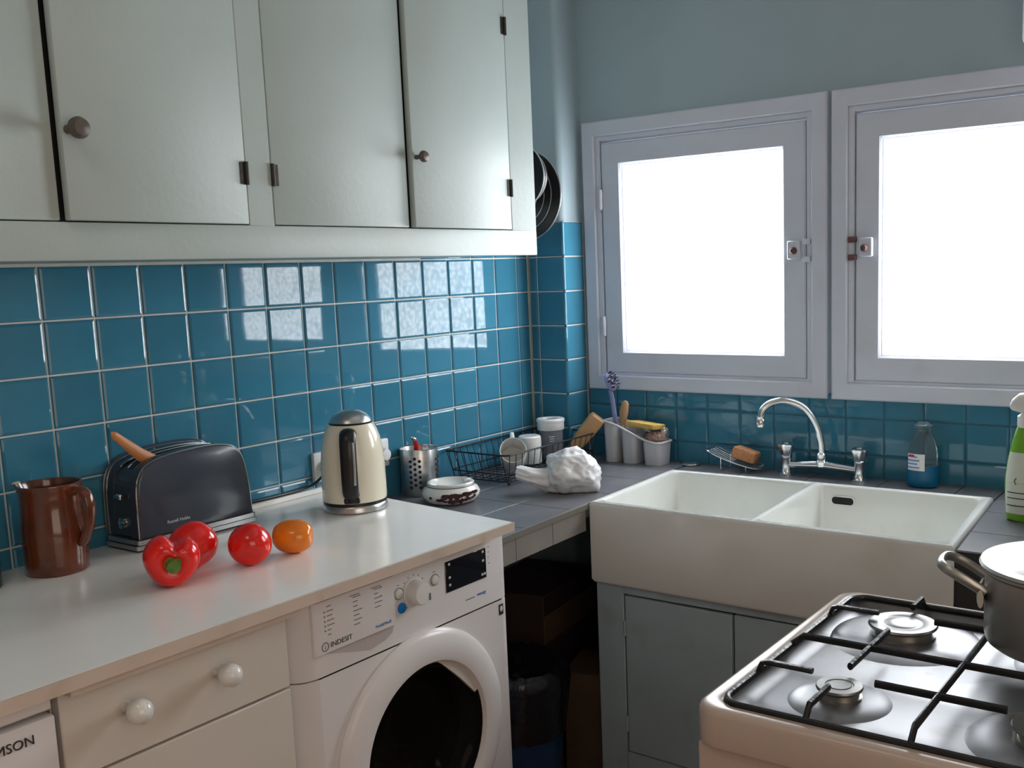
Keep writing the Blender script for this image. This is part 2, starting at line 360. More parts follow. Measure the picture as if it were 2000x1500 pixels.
# ------------------------------------------------------------------ windows
def window(n, y1, y0, hinge_left, label):
    w = bpy.data.objects.new('window_%d' % n, None); C.objects.link(w); w.location = (XW, (y0+y1)/2, wz[0])
    w['kind'] = 'structure'; w['label'] = label; w.empty_display_size = 0.05
    za, zb = wz
    bm = BM(); ringplate(bm, y0, y1, za, zb, 0.046, 1.671, 1.72, 0.004); ringplate(bm, y0+0.044, y1-0.044, za+0.036, zb-0.044, 0.018, 1.679, 1.75, 0.003)
    obj('window_frame', bm, 'winframe', w, True, ang=30)
    sy0, sy1, sz0, sz1 = y0+0.064, y1-0.064, za+0.051, zb-0.064
    bm = BM(); ringplate(bm, sy0+0.0015, sy1-0.0015, sz0+0.002, sz1-0.003, 0.069, 1.680, 1.72, 0.005)
    sash = obj('sash', bm, 'winframe', w, True, ang=30)
    bm = BM(); ringplate(bm, sy0+0.068, sy1-0.068, sz0+0.068, sz1-0.069, 0.007, 1.692, 1.703, 0.002)
    o = obj('glazing_bead', bm, 'winframe', w, True); 
    bm = BM(); box(bm, 1.699, 1.704, sy0+0.066, sy1-0.066, sz0+0.066, sz1-0.067)
    obj('pane', bm, 'pane', w, True, smooth=False)
    hy = sy1 if hinge_left else sy0; ly = sy0 if hinge_left else sy1; s = 1 if hinge_left else -1
    for zz in (1.237, 1.632):
        bm = BM(); lathe(bm, [(0.0, -0.034), (0.006, -0.031), (0.0075, -0.026), (0.0075, 0.026), (0.006, 0.031), (0.0, 0.034)], 12, Matrix.Translation((1.675, hy, zz)))
        obj('hinge', bm, 'winframe', w, True)
    # casement catch
    zl = 1.452
    c = BM(); box(c, 1.668, 1.681, ly+s*0.014, ly+s*0.052, zl-0.026, zl+0.026, 0.003)
    cat_ = obj('latch', c, 'winframe', w, True)
    c = BM(); lathe(c, [(0.0, 0), (0.010, 0.001), (0.010, 0.007), (0.006, 0.012), (0.0, 0.013)], 14, Matrix.Translation((1.669, ly+s*0.031, zl-0.002)) @ Matrix.Rotation(-PI/2, 4, 'Y'))
    kb = obj('latch_knob', c, 'rust', cat_); xl = Vector(w.location)
    for v in kb.data.vertices: v.co -= xl
    c = BM(); box(c, 1.668, 1.684, ly-s*0.016, ly+s*0.006, zl+0.014, zl+0.030, 0.002); box(c, 1.668, 1.684, ly-s*0.016, ly+s*0.006, zl-0.034, zl-0.018, 0.002)
    obj('keeper', c, 'rust' if n == 2 else 'winframe', w, True)
    return w
window(1, wy[0][1], wy[0][0], True, 'frosted casement window nearest the tiled corner pillar')
window(2, wy[1][1], wy[1][0], False, 'frosted casement window at the right edge, above the green bottle')

# ------------------------------------------------------------------ wall cabinet
cab = thing('wall_cabinet', 'long pale grey green painted wall cabinet above the blue tiles', 'cabinet', (0.2, 0.0, 1.461))
zb_, zt_ = 1.461, 2.34
bm = BM(); box(bm, -1.3, 1.178, 0.004, -0.312, zb_+0.004, zt_, 0.002); obj('carcass', bm, 'cab', cab, True)
bm = BM()
box(bm, -1.3, 1.183, -0.312, -0.33, zb_, 1.526, 0.003, 2); box(bm, -1.3, 1.183, -0.312, -0.33, 2.24, zt_, 0.003)
for xa, xb in ((-1.3, -0.64), (0.2505, 0.3125), (1.0775, 1.183)):
    box(bm, xa, xb, -0.312, -0.33, 1.524, 2.242, 0.002)
obj('face_frame', bm, 'cab', cab, True)
bm = BM(); box(bm, -0.64, 1.08, -0.3, -0.3125, 1.524, 2.242); obj('shadow_gap', bm, 'dark_gap', cab, True, smooth=False)
def cab_door(xa, xb, hinge_x, deg, knob, hinges, thick=0.017, lift=0.0):
    bm = BM(); z0, z1 = 1.5275, 2.238
    box(bm, xa-hinge_x, xb-hinge_x, 0.0, -thick, 0, z1-z0, 0.0025, 2)
    d = obj('door', bm, 'cab', cab); d.location = Vector((hinge_x, -0.3135-lift, z0))-cab.location; d.rotation_euler = (0, 0, math.radians(deg))
    if knob:
        kx, kz, sc = knob
        b = BM(); lathe(b, [(0.0, 0), (0.007*sc, 0), (0.0065*sc, 0.014*sc), (0.011*sc, 0.020*sc), (0.0165*sc, 0.026*sc), (0.0172*sc, 0.032*sc), (0.013*sc, 0.040*sc), (0.0, 0.043*sc)], 20, Matrix.Translation((kx-hinge_x, -thick, kz-z0)) @ AXY)
        obj('knob', b, 'brass', d)
    for hz in hinges:
        s = 1 if hinge_x >= xb-0.002 else -1
        b = BM(); box(b, -s*0.014, s*0.0, -thick+0.001, -thick-0.0016, hz-0.021-z0, hz+0.021-z0)
        lathe(b, [(0, 0), (0.0042, 0.0), (0.0042, 0.044), (0, 0.044)], 10, Matrix.Translation((0, -thick-0.003, hz-0.022-z0)))
        obj('hinge', b, 'hinge', d)
    return d
cab_door(-0.638, -0.128, -0.638, 0, None, [])
cab_door(-0.1215, 0.2495, 0.2495, 2.6, (-0.111, 1.674, 1.05), [1.625])
cab_door(0.3135, 0.6965, 0.3135, 0, None, [1.625])
cab_door(0.7035, 1.0765, 1.0765, 1.9, (0.7165, 1.686, 0.78), [1.633, 2.036])

# pans hanging on the end of the cabinet
def disc_thing(name, label, cat, loc, prof, m, extra=None, group=None):
    t = thing(name, label, cat, loc)
    MX = Matrix.Rotation(-PI/2, 4, 'Y')       # local z -> -x (towards the cabinet)
    b = BM(); lathe(b, prof, 40, MX); obj('bowl', b, m, t)
    return t, MX
pan, MX = disc_thing('frying_pan', 'small black frying pan hanging beside the end of the wall cabinet', 'pan', (1.315, -0.205, 1.682),
    [(0.0, 0.0), (0.07, 0.0), (0.088, 0.040), (0.0895, 0.041), (0.087, 0.042), (0.068, 0.004), (0.0, 0.004)], 'panblack')
b = BM(); tube(b, [MX @ Vector((0.0895*math.cos(a*PI/24), 0.0895*math.sin(a*PI/24), 0.041)) for a in range(48)], 0.0022, 8, True); obj('rim', b, 'steel', pan)
b = BM(); tube(b, [MX @ Vector((0.0715*math.cos(a*PI/24), 0.0715*math.sin(a*PI/24), 0.006)) for a in range(48)], 0.0022, 8, True); obj('inner_ring', b, 'steel', pan)
b = BM(); tube(b, [(-0.03, 0.02, 0.083), (-0.045, 0.03, 0.12), (-0.10, 0.05, 0.17), (-0.132, 0.05, 0.172)], 0.007, 8, flat=1.6); obj('handle', b, 'black', pan)
lid, MX = disc_thing('pan_lid', 'larger dark ridged pan lid hanging below the small frying pan', 'lid', (1.40, -0.130, 1.640),
    [(0.0, 0.03), (0.03, 0.028), (0.06, 0.026), (0.062, 0.022), (0.082, 0.02), (0.084, 0.016), (0.104, 0.012), (0.106, 0.008), (0.128, 0.004), (0.131, 0.0), (0.12, 0.0), (0.0, 0.02)], 'panblack')
b = BM(); tube(b, [MX @ Vector((0.131*math.cos(a*PI/28), 0.131*math.sin(a*PI/28), 0.002)) for a in range(56)], 0.0022, 8, True); obj('rim', b, 'steel', lid)
for rr, zz in ((0.104, 0.013), (0.083, 0.019), (0.061, 0.025)):
    b = BM(); tube(b, [MX @ Vector((rr*math.cos(a*PI/28), rr*math.sin(a*PI/28), zz)) for a in range(56)], 0.0012, 6, True); obj('ridge', b, 'steel', lid)
b = BM(); tube(b, [(0, 0.03, 0.128), (0, 0.08, 0.165), (0, 0.134, 0.172)], 0.003, 8); obj('hanger', b, 'black', lid)

# ------------------------------------------------------------------ white worktop
wt = thing('worktop', 'white laminate worktop carrying the toaster, jug and kettle', 'worktop', (0, -0.3, 0.86))
bm = BM(); prism(bm, [(-1.4, 0.006), (-1.4, -0.639), (0.636, -0.6455), (0.712, 0.006)], 0.8602, 0.88)
bmesh.ops.bevel(bm, geom=[e for e in bm.edges if all(v.co.z > 0.87 for v in e.verts)], offset=0.0025, segments=2, affect='EDGES')
obj('slab', bm, 'lam', wt, True)
bm = BM(); prism(bm, [(-1.4, -0.6392), (-1.4, -0.6432), (0.636, -0.6497), (0.636, -0.6457)], 0.8595, 0.8795); obj('edge_strip', bm, 'beige', wt, True, smooth=False)
bm = BM(); prism(bm, [(-0.352, -0.612), (-0.352, -0.632), (0.056, -0.634), (0.056, -0.612)], 0.8455, 0.8595); obj('lower_strip', bm, 'beige', wt, True, smooth=False)
bm = BM(); box(bm, 0.385, 0.70, 0.0, -0.014, 0.8803, 0.893, 0.002); tag(obj('wall_batten', bm, 'lam'), 'narrow white batten along the wall behind the worktop', 'batten')

# ------------------------------------------------------------------ drawer unit
du = thing('drawer_unit', 'warm white base unit with one drawer above a plain door', 'cabinet', (-0.152, -0.30, 0))
bm = BM(); box(bm, -0.355, 0.052, -0.02, -0.575, 0.09, 0.8575); box(bm, -0.35, 0.048, -0.03, -0.52, 0.0, 0.09); obj('body', bm, 'unit', du, True, smooth=False)
bm = BM(); box(bm, -0.354, 0.051, -0.578, -0.60, 0.709, 0.842, 0.002); dr = obj('drawer', bm, 'unit', du, True)
for kx in (-0.094, -0.254):
    b = BM(); lathe(b, [(0, 0), (0.009, 0), (0.0075, 0.012), (0.010, 0.018), (0.0165, 0.024), (0.0198, 0.034), (0.0180, 0.045), (0.010, 0.053), (0, 0.055)], 24, Matrix.Translation((kx, -0.60, 0.7875)) @ AXY)
    bmesh.ops.translate(b, vec=-du.location, verts=b.verts); obj('knob', b, 'whiteglaze', dr)
bm = BM(); box(bm, -0.354, 0.051, -0.578, -0.60, 0.10, 0.705, 0.002); obj('door', bm, 'unit', du, True)

# ------------------------------------------------------------------ dishwasher at the left edge
dw = thing('dishwasher', 'white dishwasher at the left edge beside the drawer unit', 'dishwasher', (-0.66, -0.30, 0))
bm = BM(); box(bm, -0.958, -0.361, -0.02, -0.575, 0.02, 0.855); obj('body', bm, 'enamel', dw, True, smooth=False)
bm = BM(); box(bm, -0.957, -0.362, -0.576, -0.598, 0.8245, 0.855, 0.003); obj('top_strip', bm, 'enamel', dw, True)
bm = BM(); box(bm, -0.957, -0.362, -0.576, -0.603, 0.10, 0.8185, 0.004, 2); obj('door', bm, 'enamel', dw, True)
text_on_y('lettering', 'THOMSON', 0.0195, -0.394, -0.6045, 0.788, 'ink', dw, 'RIGHT', sx=1.0)

# ------------------------------------------------------------------ washing machine
wm = thing('washing_machine', 'white front loading washing machine under the worktop', 'washing machine', (0.365, -0.30, 0))
bm = BM(); box(bm, 0.070, 0.660, -0.02, -0.55, 0.02, 0.845)
for f in list(bm.faces):
    if f.normal.length == 0: f.normal_update()
bm.normal_update()
bmesh.ops.delete(bm, geom=[f for f in bm.faces if abs(f.calc_center_median().y+0.55) < 1e-4], context='FACES_ONLY')
obj('cabinet_body', bm, 'enamel', wm, True, smooth=False)
FY = -0.602
def corner_outline(inset=0.0):
    i = inset
    L_ = [(0.066+i, -0.545), (0.066+i, -0.560), (0.070+i, -0.575), (0.080+i, -0.588), (0.095+i, -0.5975), (0.114+i, FY)]
    R_ = [(0.640-i, FY), (0.654-i, -0.598), (0.661-i, -0.588), (0.664-i, -0.572), (0.664-i, -0.545)]
    return L_, R_
L_, R_ = corner_outline()
bm = BM(); prism(bm, L_+R_, 0.7005, 0.8445); obj('control_panel', bm, 'enamel', wm, True, ang=25)
# lower front: flat skin with a round hole plus curved corner strips
bm = BM(); prism(bm, L_+[(0.114, -0.545)], 0.02, 0.6975); prism(bm, [(0.640, -0.545)]+R_, 0.02, 0.6975)
cx, cz, n = 0.372, 0.468, 96
x0, x1, z0, z1 = 0.114, 0.640, 0.02, 0.6975
ri, ro = [], []
for k in range(n):
    a = 2*PI*(k+0.5)/n; c_, s_ = math.cos(a), math.sin(a)
    t = min([((x1-cx)/c_ if c_ > 0 else (x0-cx)/c_) if abs(c_) > 1e-6 else 9, ((z1-cz)/s_ if s_ > 0 else (z0-cz)/s_) if abs(s_) > 1e-6 else 9])
    ro.append((cx+c_*t, FY, cz+s_*t)); q = min(0.215, t*0.97)
    ri.append((cx+c_*q, FY, cz+s_*q))
for xc, zc_ in ((x0, z0), (x1, z0), (x1, z1), (x0, z1)):
    kk = min(range(n), key=lambda k: (ro[k][0]-xc)**2+(ro[k][2]-zc_)**2); ro[kk] = (xc, FY, zc_)
loft(bm, [ro, ri, [(p[0], FY+0.03, p[2]) for p in ri]], cap0=False, cap1=False)
obj('front_panel', bm, 'enamel', wm, True, ang=25)
bm = BM(); prism(bm, [(0.114, -0.5995), (0.114, -0.58), (0.640, -0.58), (0.640, -0.5995)], 0.697, 0.701); obj('seam', bm, 'dark_gap', wm, True, smooth=False)
# drum and rubber gasket
MY = Matrix.Translation((cx, -0.575, cz)) @ Matrix.Rotation(-PI/2, 4, 'X')   # local z -> +y
bm = BM(); lathe(bm, [(0.215, -0.03), (0.20, 0.0), (0.175, 0.03), (0.19, 0.06), (0.235, 0.08), (0.235, 0.36), (0.0, 0.36)], 48, MY, cap0=False); obj('drum', bm, 'rubber', wm, True)
# door ring
MD = Matrix.Translation((cx, FY, cz)) @ AXY
bm = BM(); lathe(bm, [(0.214, 0.0), (0.237, 0.0), (0.2385, 0.006), (0.235, 0.0125), (0.226, 0.018), (0.205, 0.0225), (0.182, 0.0225), (0.174, 0.0205), (0.170, 0.014), (0.168, 0.004), (0.168, 0.0)], 72, MD, cap0=False, cap1=False)
door = obj('door', bm, 'enamel', wm, True)
bm = BM(); lathe(bm, [(0.169, 0.012), (0.155, 0.006), (0.140, -0.02), (0.120, -0.06), (0.06, -0.085), (0.0, -0.088)], 56, MD, cap0=False)
bmesh.ops.translate(bm, vec=-wm.location, verts=bm.verts); obj('door_glass', bm, 'tinted', door)
bm = BM()      # grip recess on the right of the ring
pts_o, pts_i = [], []
for k in range(15):
    a = math.radians(22+k*4.6); w_ = 0.020*math.sin(PI*min(1, (k+1.5)/13))**0.7+0.002
    pts_o.append((cx+0.172*math.cos(a), cz+0.172*math.sin(a))); pts_i.append((cx+(0.171-w_)*math.cos(a), cz+(0.171-w_)*math.sin(a)))
ring = pts_o+pts_i[::-1]
loft(bm, [[(p[0], FY-0.012, p[1]) for p in ring], [(p[0], FY-0.004, p[1]) for p in ring]])
bmesh.ops.translate(bm, vec=-wm.location, verts=bm.verts); obj('door_grip', bm, 'unit', door)
bm = BM(); box(bm, 0.515, 0.545, FY-0.004, FY-0.016, 0.345, 0.385, 0.006, 2); bmesh.ops.translate(bm, vec=-wm.location, verts=bm.verts); obj('door_catch', bm, 'unit', door)
# detergent drawer
bm = BM(); prism(bm, [(0.100, -0.590), (0.104, FY-0.003), (0.113, FY-0.0065), (0.306, FY-0.0065), (0.309, FY-0.002), (0.309, -0.590)], 0.7445, 0.842); obj('detergent_drawer', bm, 'enamel', wm, True, ang=25)
bm = BM(); prism(bm, [(0.12, 0.7443), (0.306, 0.7443), (0.300, 0.728), (0.280, 0.719), (0.24, 0.713)], 0, 0.0012, Matrix.Translation((0, FY+0.0002, 0)) @ AXY); obj('drawer_grip', bm, 'scoop', wm, True)  # flat plate, its darker colour stands in for the recess shade
# dial, buttons, display
PX = lambda x, z: Matrix.Translation((x, FY, z)) @ AXY
bm = BM(); lathe(bm, [(0.030, 0), (0.030, 0.003), (0.0265, 0.004), (0.0255, 0.010), (0.0235, 0.026), (0.021, 0.029), (0, 0.030)], 36, PX(0.364, 0.793)); dial = obj('program_dial', bm, 'plasticw', wm, True)
bm = BM(); box(bm, 0.379, 0.382, FY-0.0285, FY-0.0312, 0.776, 0.790); bmesh.ops.translate(bm, vec=-wm.location, verts=bm.verts); obj('dial_pointer', bm, 'inkgrey', dial)
for x, z, r in ((0.323, 0.800, 0.0095), (0.4265, 0.8005, 0.0095)):
    bm = BM(); lathe(bm, [(r+0.002, 0), (r+0.002, 0.001), (r, 0.0012), (r*0.95, 0.004), (r*0.5, 0.0055), (0, 0.0058)], 24, PX(x, z)); o = obj('push_button', bm, 'plasticw', wm, True)
    bm = BM(); tube(bm, [PX(x, z) @ Vector(((r+0.002)*math.cos(a*PI/14), (r+0.002)*math.sin(a*PI/14), 0.0012)) for a in range(28)], 0.0008, 6, True); bmesh.ops.translate(bm, vec=-wm.location, verts=bm.verts); obj('button_ring', bm, 'inkgrey', o)
bm = BM(); lathe(bm, [(0.011, 0), (0.011, 0.001), (0.0095, 0.004), (0.005, 0.0055), (0, 0.006)], 24, PX(0.3295, 0.769)); obj('blue_button', bm, 'bluebtn', wm, True)
bm = BM(); box(bm, 0.4595, 0.5885, FY, FY-0.0025, 0.7625, 0.8285, 0.001); disp = obj('display', bm, 'blackgloss', wm, True)
bm = BM()
for x, z in ((0.470, 0.8215), (0.470, 0.793), (0.470, 0.777), (0.578, 0.8215), (0.578, 0.802), (0.574, 0.772), (0.582, 0.772)):
    box(bm, x-0.003, x+0.003, FY-0.0024, FY-0.003, z-0.002, z+0.003)
bmesh.ops.translate(bm, vec=-wm.location, verts=bm.verts); obj('display_icons', bm, 'greyplast', disp, smooth=False)['kind'] = 'stuff'
bm = BM(); box(bm, 0.6265, 0.6405, FY-0.0002, FY-0.0014, 0.664, 0.688); lb = obj('sticker', bm, 'ink', wm, True, smooth=False)
bm = BM(); lathe(bm, [(0, 0), (0.0045, 0), (0.0045, 0.0004), (0, 0.0004)], 14, PX(0.6335, 0.678) @ Matrix.Translation((0, 0, 0.0014)) @ Matrix.Diagonal((1, 1.5, 1, 1))); bmesh.ops.translate(bm, vec=-wm.location, verts=bm.verts); obj('sticker_print', bm, 'plasticw', lb, smooth=False)
bm = BM(); rnd = random.Random(3)
def dash(x, z, w, h=0.0016, y=FY-0.0066): box(bm, x, x+w, y, y-0.0004, z-h/2, z+h/2)
for col, (x, zt, cnt, dots) in enumerate(((0.128, 0.830, 7, True), (0.192, 0.829, 7, False), (0.246, 0.829, 6, False))):
    for k in range(cnt):
        z = zt-k*0.0088
        if col == 2 and k > 4: continue
        if dots and 0 < k < 6: dash(x, z, 0.003, 0.003)
        dash(x+0.007, z, 0.008+0.014*rnd.random())
        if k == 0 and col: dash(x, z+0.004, 0.024)
dash(0.270, 0.8295, 0.003, 0.003); dash(0.270, 0.812, 0.003, 0.003)
dash(0.288, 0.7575, 0.006, 0.001)
for k in range(9):
    a = math.radians(35+k*25); box(bm, 0.364+0.034*math.cos(a)-0.0013, 0.364+0.034*math.cos(a)+0.0013, FY, FY-0.0004, 0.793+0.034*math.sin(a)-0.0013, 0.793+0.034*math.sin(a)+0.0013)
box(bm, 0.421, 0.431, FY, FY-0.0004, 0.8165, 0.8178); box(bm, 0.319, 0.326, FY, FY-0.0004, 0.8165, 0.8178)
for z in (0.826, 0.815, 0.804, 0.79): box(bm, 0.597, 0.600+0.004*rnd.random(), FY, FY-0.0004, z, z+0.0014)
box(bm, 0.519, 0.548, FY, FY-0.0004, 0.7285, 0.7305)
obj('program_print', bm, 'inkgrey', wm, True, smooth=False)['kind'] = 'stuff'
text_on_y('lettering', 'INDESIT', 0.0135, 0.139, FY-0.0066, 0.7525, 'ink', wm, sx=1.1)
text_on_y('lettering', 'Push&Wash', 0.0085, 0.252, FY-0.0066, 0.7525, 'inkblue', wm)
text_on_y('lettering', 'energy', 0.0095, 0.556, FY-0.0004, 0.729, 'inkblue', wm, sx=1.15)
text_on_y('lettering', 'i', 0.013, 0.1255, FY-0.0066, 0.7525, 'inkgrey', wm)
bm = BM(); tube(bm, [Vector((0.127+0.0078*math.cos(a*PI/14), FY-0.0068, 0.757+0.0078*math.sin(a*PI/14))) for a in range(28)], 0.0009, 6, True); obj('emblem_ring', bm, 'inkgrey', wm, True)
# laundry in the drum
bm = BM(); bmesh.ops.create_icosphere(bm, subdivisions=4, radius=1)
for v in bm.verts:
    nn = noise.noise(v.co*2.3)*0.28+noise.noise(v.co*6)*0.10
    v.co = Vector((v.co.x*0.155*(1+nn), v.co.y*0.10*(1+nn), v.co.z*0.075*(1+nn)))
o = obj('laundry', bm, 'laundry'); o.location = (cx, -0.375, cz-0.148); tag(o, 'dark red laundry lying in the washing machine drum', 'laundry')

# ------------------------------------------------------------------ tiled counter (L-shaped around the sink)
ZC = 0.82
SFL, SBL, SBR, SFR = Vector((1.066, -0.553, 0)), Vector((1.532, -0.531, 0)), Vector((1.552, -1.433, 0)), Vector((1.055, -1.470, 0))
ct = thing('tiled_counter', 'dark grey tiled counter wrapping round the white double sink', 'counter', (1.3, -0.4, 0.78))
ey = lambda x: -0.573+(x-0.60)*0.046/0.95          # front edge line of the left leg
bm = BM(); prism(bm, [(0.668, 0.003), (0.668, ey(0.668)+0.004), (1.062, ey(1.062)+0.004), (1.50, -0.526), (XW-0.005, -0.526), (XW-0.005, 0.003)], 0.785, 0.8145)
box(bm, 1.558, XW-0.005, -1.432, -0.526, 0.785, 0.8145); prism(bm, [(1.058, -2.2), (XW-0.005, -2.2), (XW-0.005, -1.4325), (1.552, -1.4365), (1.058, -1.4735)], 0.785, 0.8145)
obj('slab', bm, 'cgrout', ct, True, smooth=False)
def qtile(p, g=0.0012, name='tile'):
    c = sum((Vector(q) for q in p), Vector((0, 0)))/4; rings = []
    for ins, z in ((g, ZC-0.007), (g, ZC-0.0006), (g+0.0006, ZC)):
        rr = []
        for q in p:
            d = Vector(q)-c; rr.append((c.x+d.x-math.copysign(ins, d.x), c.y+d.y-math.copysign(ins, d.y), z))
        rings.append(rr)
    b = BM(); loft(b, rings, cap0=False); return obj(name, b, 'ctile', ct, True, smooth=False)
xs = [0.668, 0.79, 0.99, 1.19, 1.39, 1.535, XW-0.006]
for a, b_ in zip(xs, xs[1:]):
    for y0_, y1_ in ((0.001, -0.19), (-0.19, -0.38), (-0.38, None)):
        if y1_ is None:
            ya, yb = (ey(a), ey(b_)) if b_ < 1.54 else (-0.53, -0.53)
            qtile([(a, y0_), (a, ya+0.006), (b_, yb+0.006), (b_, y0_)])
        else: qtile([(a, y0_), (a, y1_), (b_, y1_), (b_, y0_)])
yy = [-0.53, -0.73, -0.93, -1.13, -1.33, -1.434]
se = lambda x: -1.470+(x-1.055)*0.037/0.497-0.003
for a, b_ in zip(yy, yy[1:]): qtile([(1.560, a), (1.560, b_), (XW-0.006, b_), (XW-0.006, a)])
for xa, xb in ((1.056, 1.22), (1.22, 1.42), (1.42, 1.56), (1.56, XW-0.006)):
    qtile([(xa, se(xa)), (xa, -1.66), (xb, -1.66), (xb, se(min(xb, 1.56)))])
    for ya, yb in ((-1.66, -1.86), (-1.86, -2.06), (-2.06, -2.2)): qtile([(xa, ya), (xa, yb), (xb, yb), (xb, ya)])
bm = BM(); prism(bm, [(0.668, ey(0.668)+0.006), (0.668, ey(0.668)-0.001), (1.062, ey(1.062)-0.001), (1.062, ey(1.062)+0.006)], 0.8075, 0.8212); obj('edge_trim', bm, 'alu', ct, True, smooth=False)
fx = [0.670, 0.745, 0.90, 1.055]
for a, b_ in zip(fx, fx[1:]):
    bm = BM(); prism(bm, [(a+.001, ey(a)+0.012), (a+.001, ey(a)+0.003), (b_-.001, ey(b_)+0.003), (b_-.001, ey(b_)+0.012)], 0.752, 0.807); obj('fascia_tile', bm, 'fascia', ct, True, smooth=False)
bm = BM(); prism(bm, [(0.670, ey(0.670)+0.03), (0.670, ey(0.670)+0.012), (1.055, ey(1.055)+0.012), (1.055, ey(1.055)+0.03)], 0.752, 0.80); obj('fascia_board', bm, 'kraft', ct, True, smooth=False)
bm = BM(); box(bm, 1.0535, 1.0575, -2.2, -1.476, 0.66, 0.8185); obj('front_panel', bm, 'rubber', ct, True, smooth=False)

# ------------------------------------------------------------------ sink
sk = thing('double_sink', 'white fireclay double bowl sink with deep plain apron', 'sink', (1.3, -1.0, 0.613))
def Q(u, v, z):
    p = (SFL*(1-u)+SFR*u)*(1-v)+(SBL*(1-u)+SBR*u)*v
    return Vector((p.x, p.y, z))
ZT = 0.8265
bm = BM()
def side_loop(u0, u1, v0, v1, r, n=10):
    # loop of 4*n points, corner arcs shared half/half by the sides; r in metres (u scale .905, v scale .475)
    ru, rv = r/0.905, r/0.478; pts = []
    cs = [(u1-ru, v1-rv, 0), (u0+ru, v1-rv, PI/2), (u0+ru, v0+rv, PI), (u1-ru, v0+rv, 1.5*PI)]
    for (cu, cv, a0) in cs:
        for k in range(n):
            a = a0+PI/2*k/(n-1); pts.append((cu+ru*math.cos(a), cv+rv*math.sin(a)))
    return pts
def rect_loop(u0, u1, v0, v1, n=10):
    cs = [(u1, v1), (u0, v1), (u0, v0), (u1, v0)]; pts = []
    for ci, (cu, cv) in enumerate(cs):
        for k in range(n): pts.append((cu, cv))
    return pts
for (ua, ub) in ((0.006, 0.4945), (0.4945, 0.994)):
    va, vb = 0.012, 0.988
    iu0 = ua+(0.020 if ua < 0.1 else 0.010); iu1 = ub-(0.020 if ub > 0.9 else 0.010)
    iv0, iv1 = 0.050, 0.955
    top = side_loop(iu0, iu1, iv0, iv1, 0.022)
    rings = []
    def add(loop, z, du=0.0):
        cu, cv = (iu0+iu1)/2, (iv0+iv1)/2
        rings.append([Q(cu+(p[0]-cu)*(1-du), cv+(p[1]-cv)*(1-du), z) for p in loop])
    add(top, ZT, -0.012); add(top, ZT-0.003, 0.0); add(top, ZT-0.010, 0.008); add(top, ZT-0.15, 0.045); add(top, ZT-0.168, 0.075); add(top, ZT-0.174, 0.14)
    R_s = loft(bm, rings, cap0=False)
    # rim strips between the cell rectangle and the bowl loop
    cor = [bm.verts.new(Q(u, v, ZT)) for u, v in ((ub, vb), (ua, vb), (ua, va), (ub, va))]
    n = 10
    for ci in range(4):
        seg = R_s[0][ci*n:(ci+1)*n]
        for k in range(n-1): bm.faces.new((cor[ci], seg[k], seg[k+1]))
        nxt = R_s[0][((ci+1)*n) % (4*n)]
        bm.faces.new((cor[ci], seg[-1], nxt, cor[(ci+1) % 4]))
# outer shell
def ol(i, z): return [Q(i, i*1.9, z), Q(1-i, i*1.9, z), Q(1-i, 1-i*1.9, z), Q(i, 1-i*1.9, z)]
loft(bm, [ol(0.006, ZT), ol(0.002, ZT-0.003), ol(0, ZT-0.009), ol(0, 0.622), ol(0.006, 0.614)], cap0=False)
obj('basin', bm, 'sink', sk, True, ang=50)
bm = BM(); mo = Matrix.Translation(Q(0.585, 0.9455, 0.787)) @ Matrix.Rotation(-PI/2, 4, 'Y') 
prism(bm, [(p[1]*1, p[0]*1) for p in rrect(-0.030, 0.030, -0.010, 0.010, 0.0095, 4)], 0, 0.0035, mo); obj('overflow_slot', bm, 'dark_gap', sk, True)
bm = BM(); tube(bm, [mo @ Vector((p[1], p[0], 0.002)) for p in rrect(-0.031, 0.031, -0.011, 0.011, 0.0105, 5)], 0.0022, 6, True); obj('overflow_rim', bm, 'sink', sk, True)
for u in (0.25, 0.75):
    bm = BM(); lathe(bm, [(0.0, 0.0), (0.032, 0.0), (0.034, 0.002), (0.026, 0.003), (0.0, 0.002)], 24, Matrix.Translation(Q(u, 0.5, ZT-0.1735))); obj('drain', bm, 'chrome', sk, True)

# ------------------------------------------------------------------ cabinet under the sink
sc = thing('sink_cabinet', 'blue grey painted base cabinet below the white sink', 'cabinet', (1.3, -1.0, 0))
bm = BM(); box(bm, 1.10, 1.66, -0.560, -0.578, 0, 0.612); box(bm, 1.10, 1.66, -1.9, -1.882, 0, 0.612); box(bm, 1.10, 1.66, -1.882, -0.578, 0.03, 0.05); obj('carcass', bm, 'cab2', sc, True, smooth=False)
bm = BM(); box(bm, 1.079, 1.098, -0.558, -0.640, 0.0, 0.612, 0.002); box(bm, 1.079, 1.098, -0.640, -1.9, 0.590, 0.612, 0.002); box(bm, 1.079, 1.098, -0.640, -1.9, 0.0, 0.160, 0.002); box(bm, 1.079, 1.098, -1.27, -1.9, 0.160, 0.590); obj('face_frame', bm, 'cab2', sc, True)
bm = BM(); box(bm, 1.098, 1.103, -0.640, -1.27, 0.16, 0.59); obj('shadow_gap', bm, 'dark_gap', sc, True, smooth=False)
def sc_door(y0_, y1_, hy, deg, lift):
    b = BM(); box(b, -lift, 0.016-lift, y0_-hy, y1_-hy, 0.163, 0.586, 0.002); d = obj('door', b, 'cab2', sc); d.location = Vector((1.080, hy, 0))-sc.location; d.rotation_euler = (0, 0, math.radians(deg)); return d
d1 = sc_door(-0.6435, -0.950, -0.6435, -1.6, 0.0); sc_door(-0.953, -1.268, -1.268, 0, 0.0)
for hz in (0.24, 0.50):
    b = BM(); lathe(b, [(0, 0), (0.004, 0), (0.004, 0.04), (0, 0.04)], 10, Matrix.Translation((-0.003, 0.0, hz-0.02))); obj('hinge', b, 'cab2', d1)

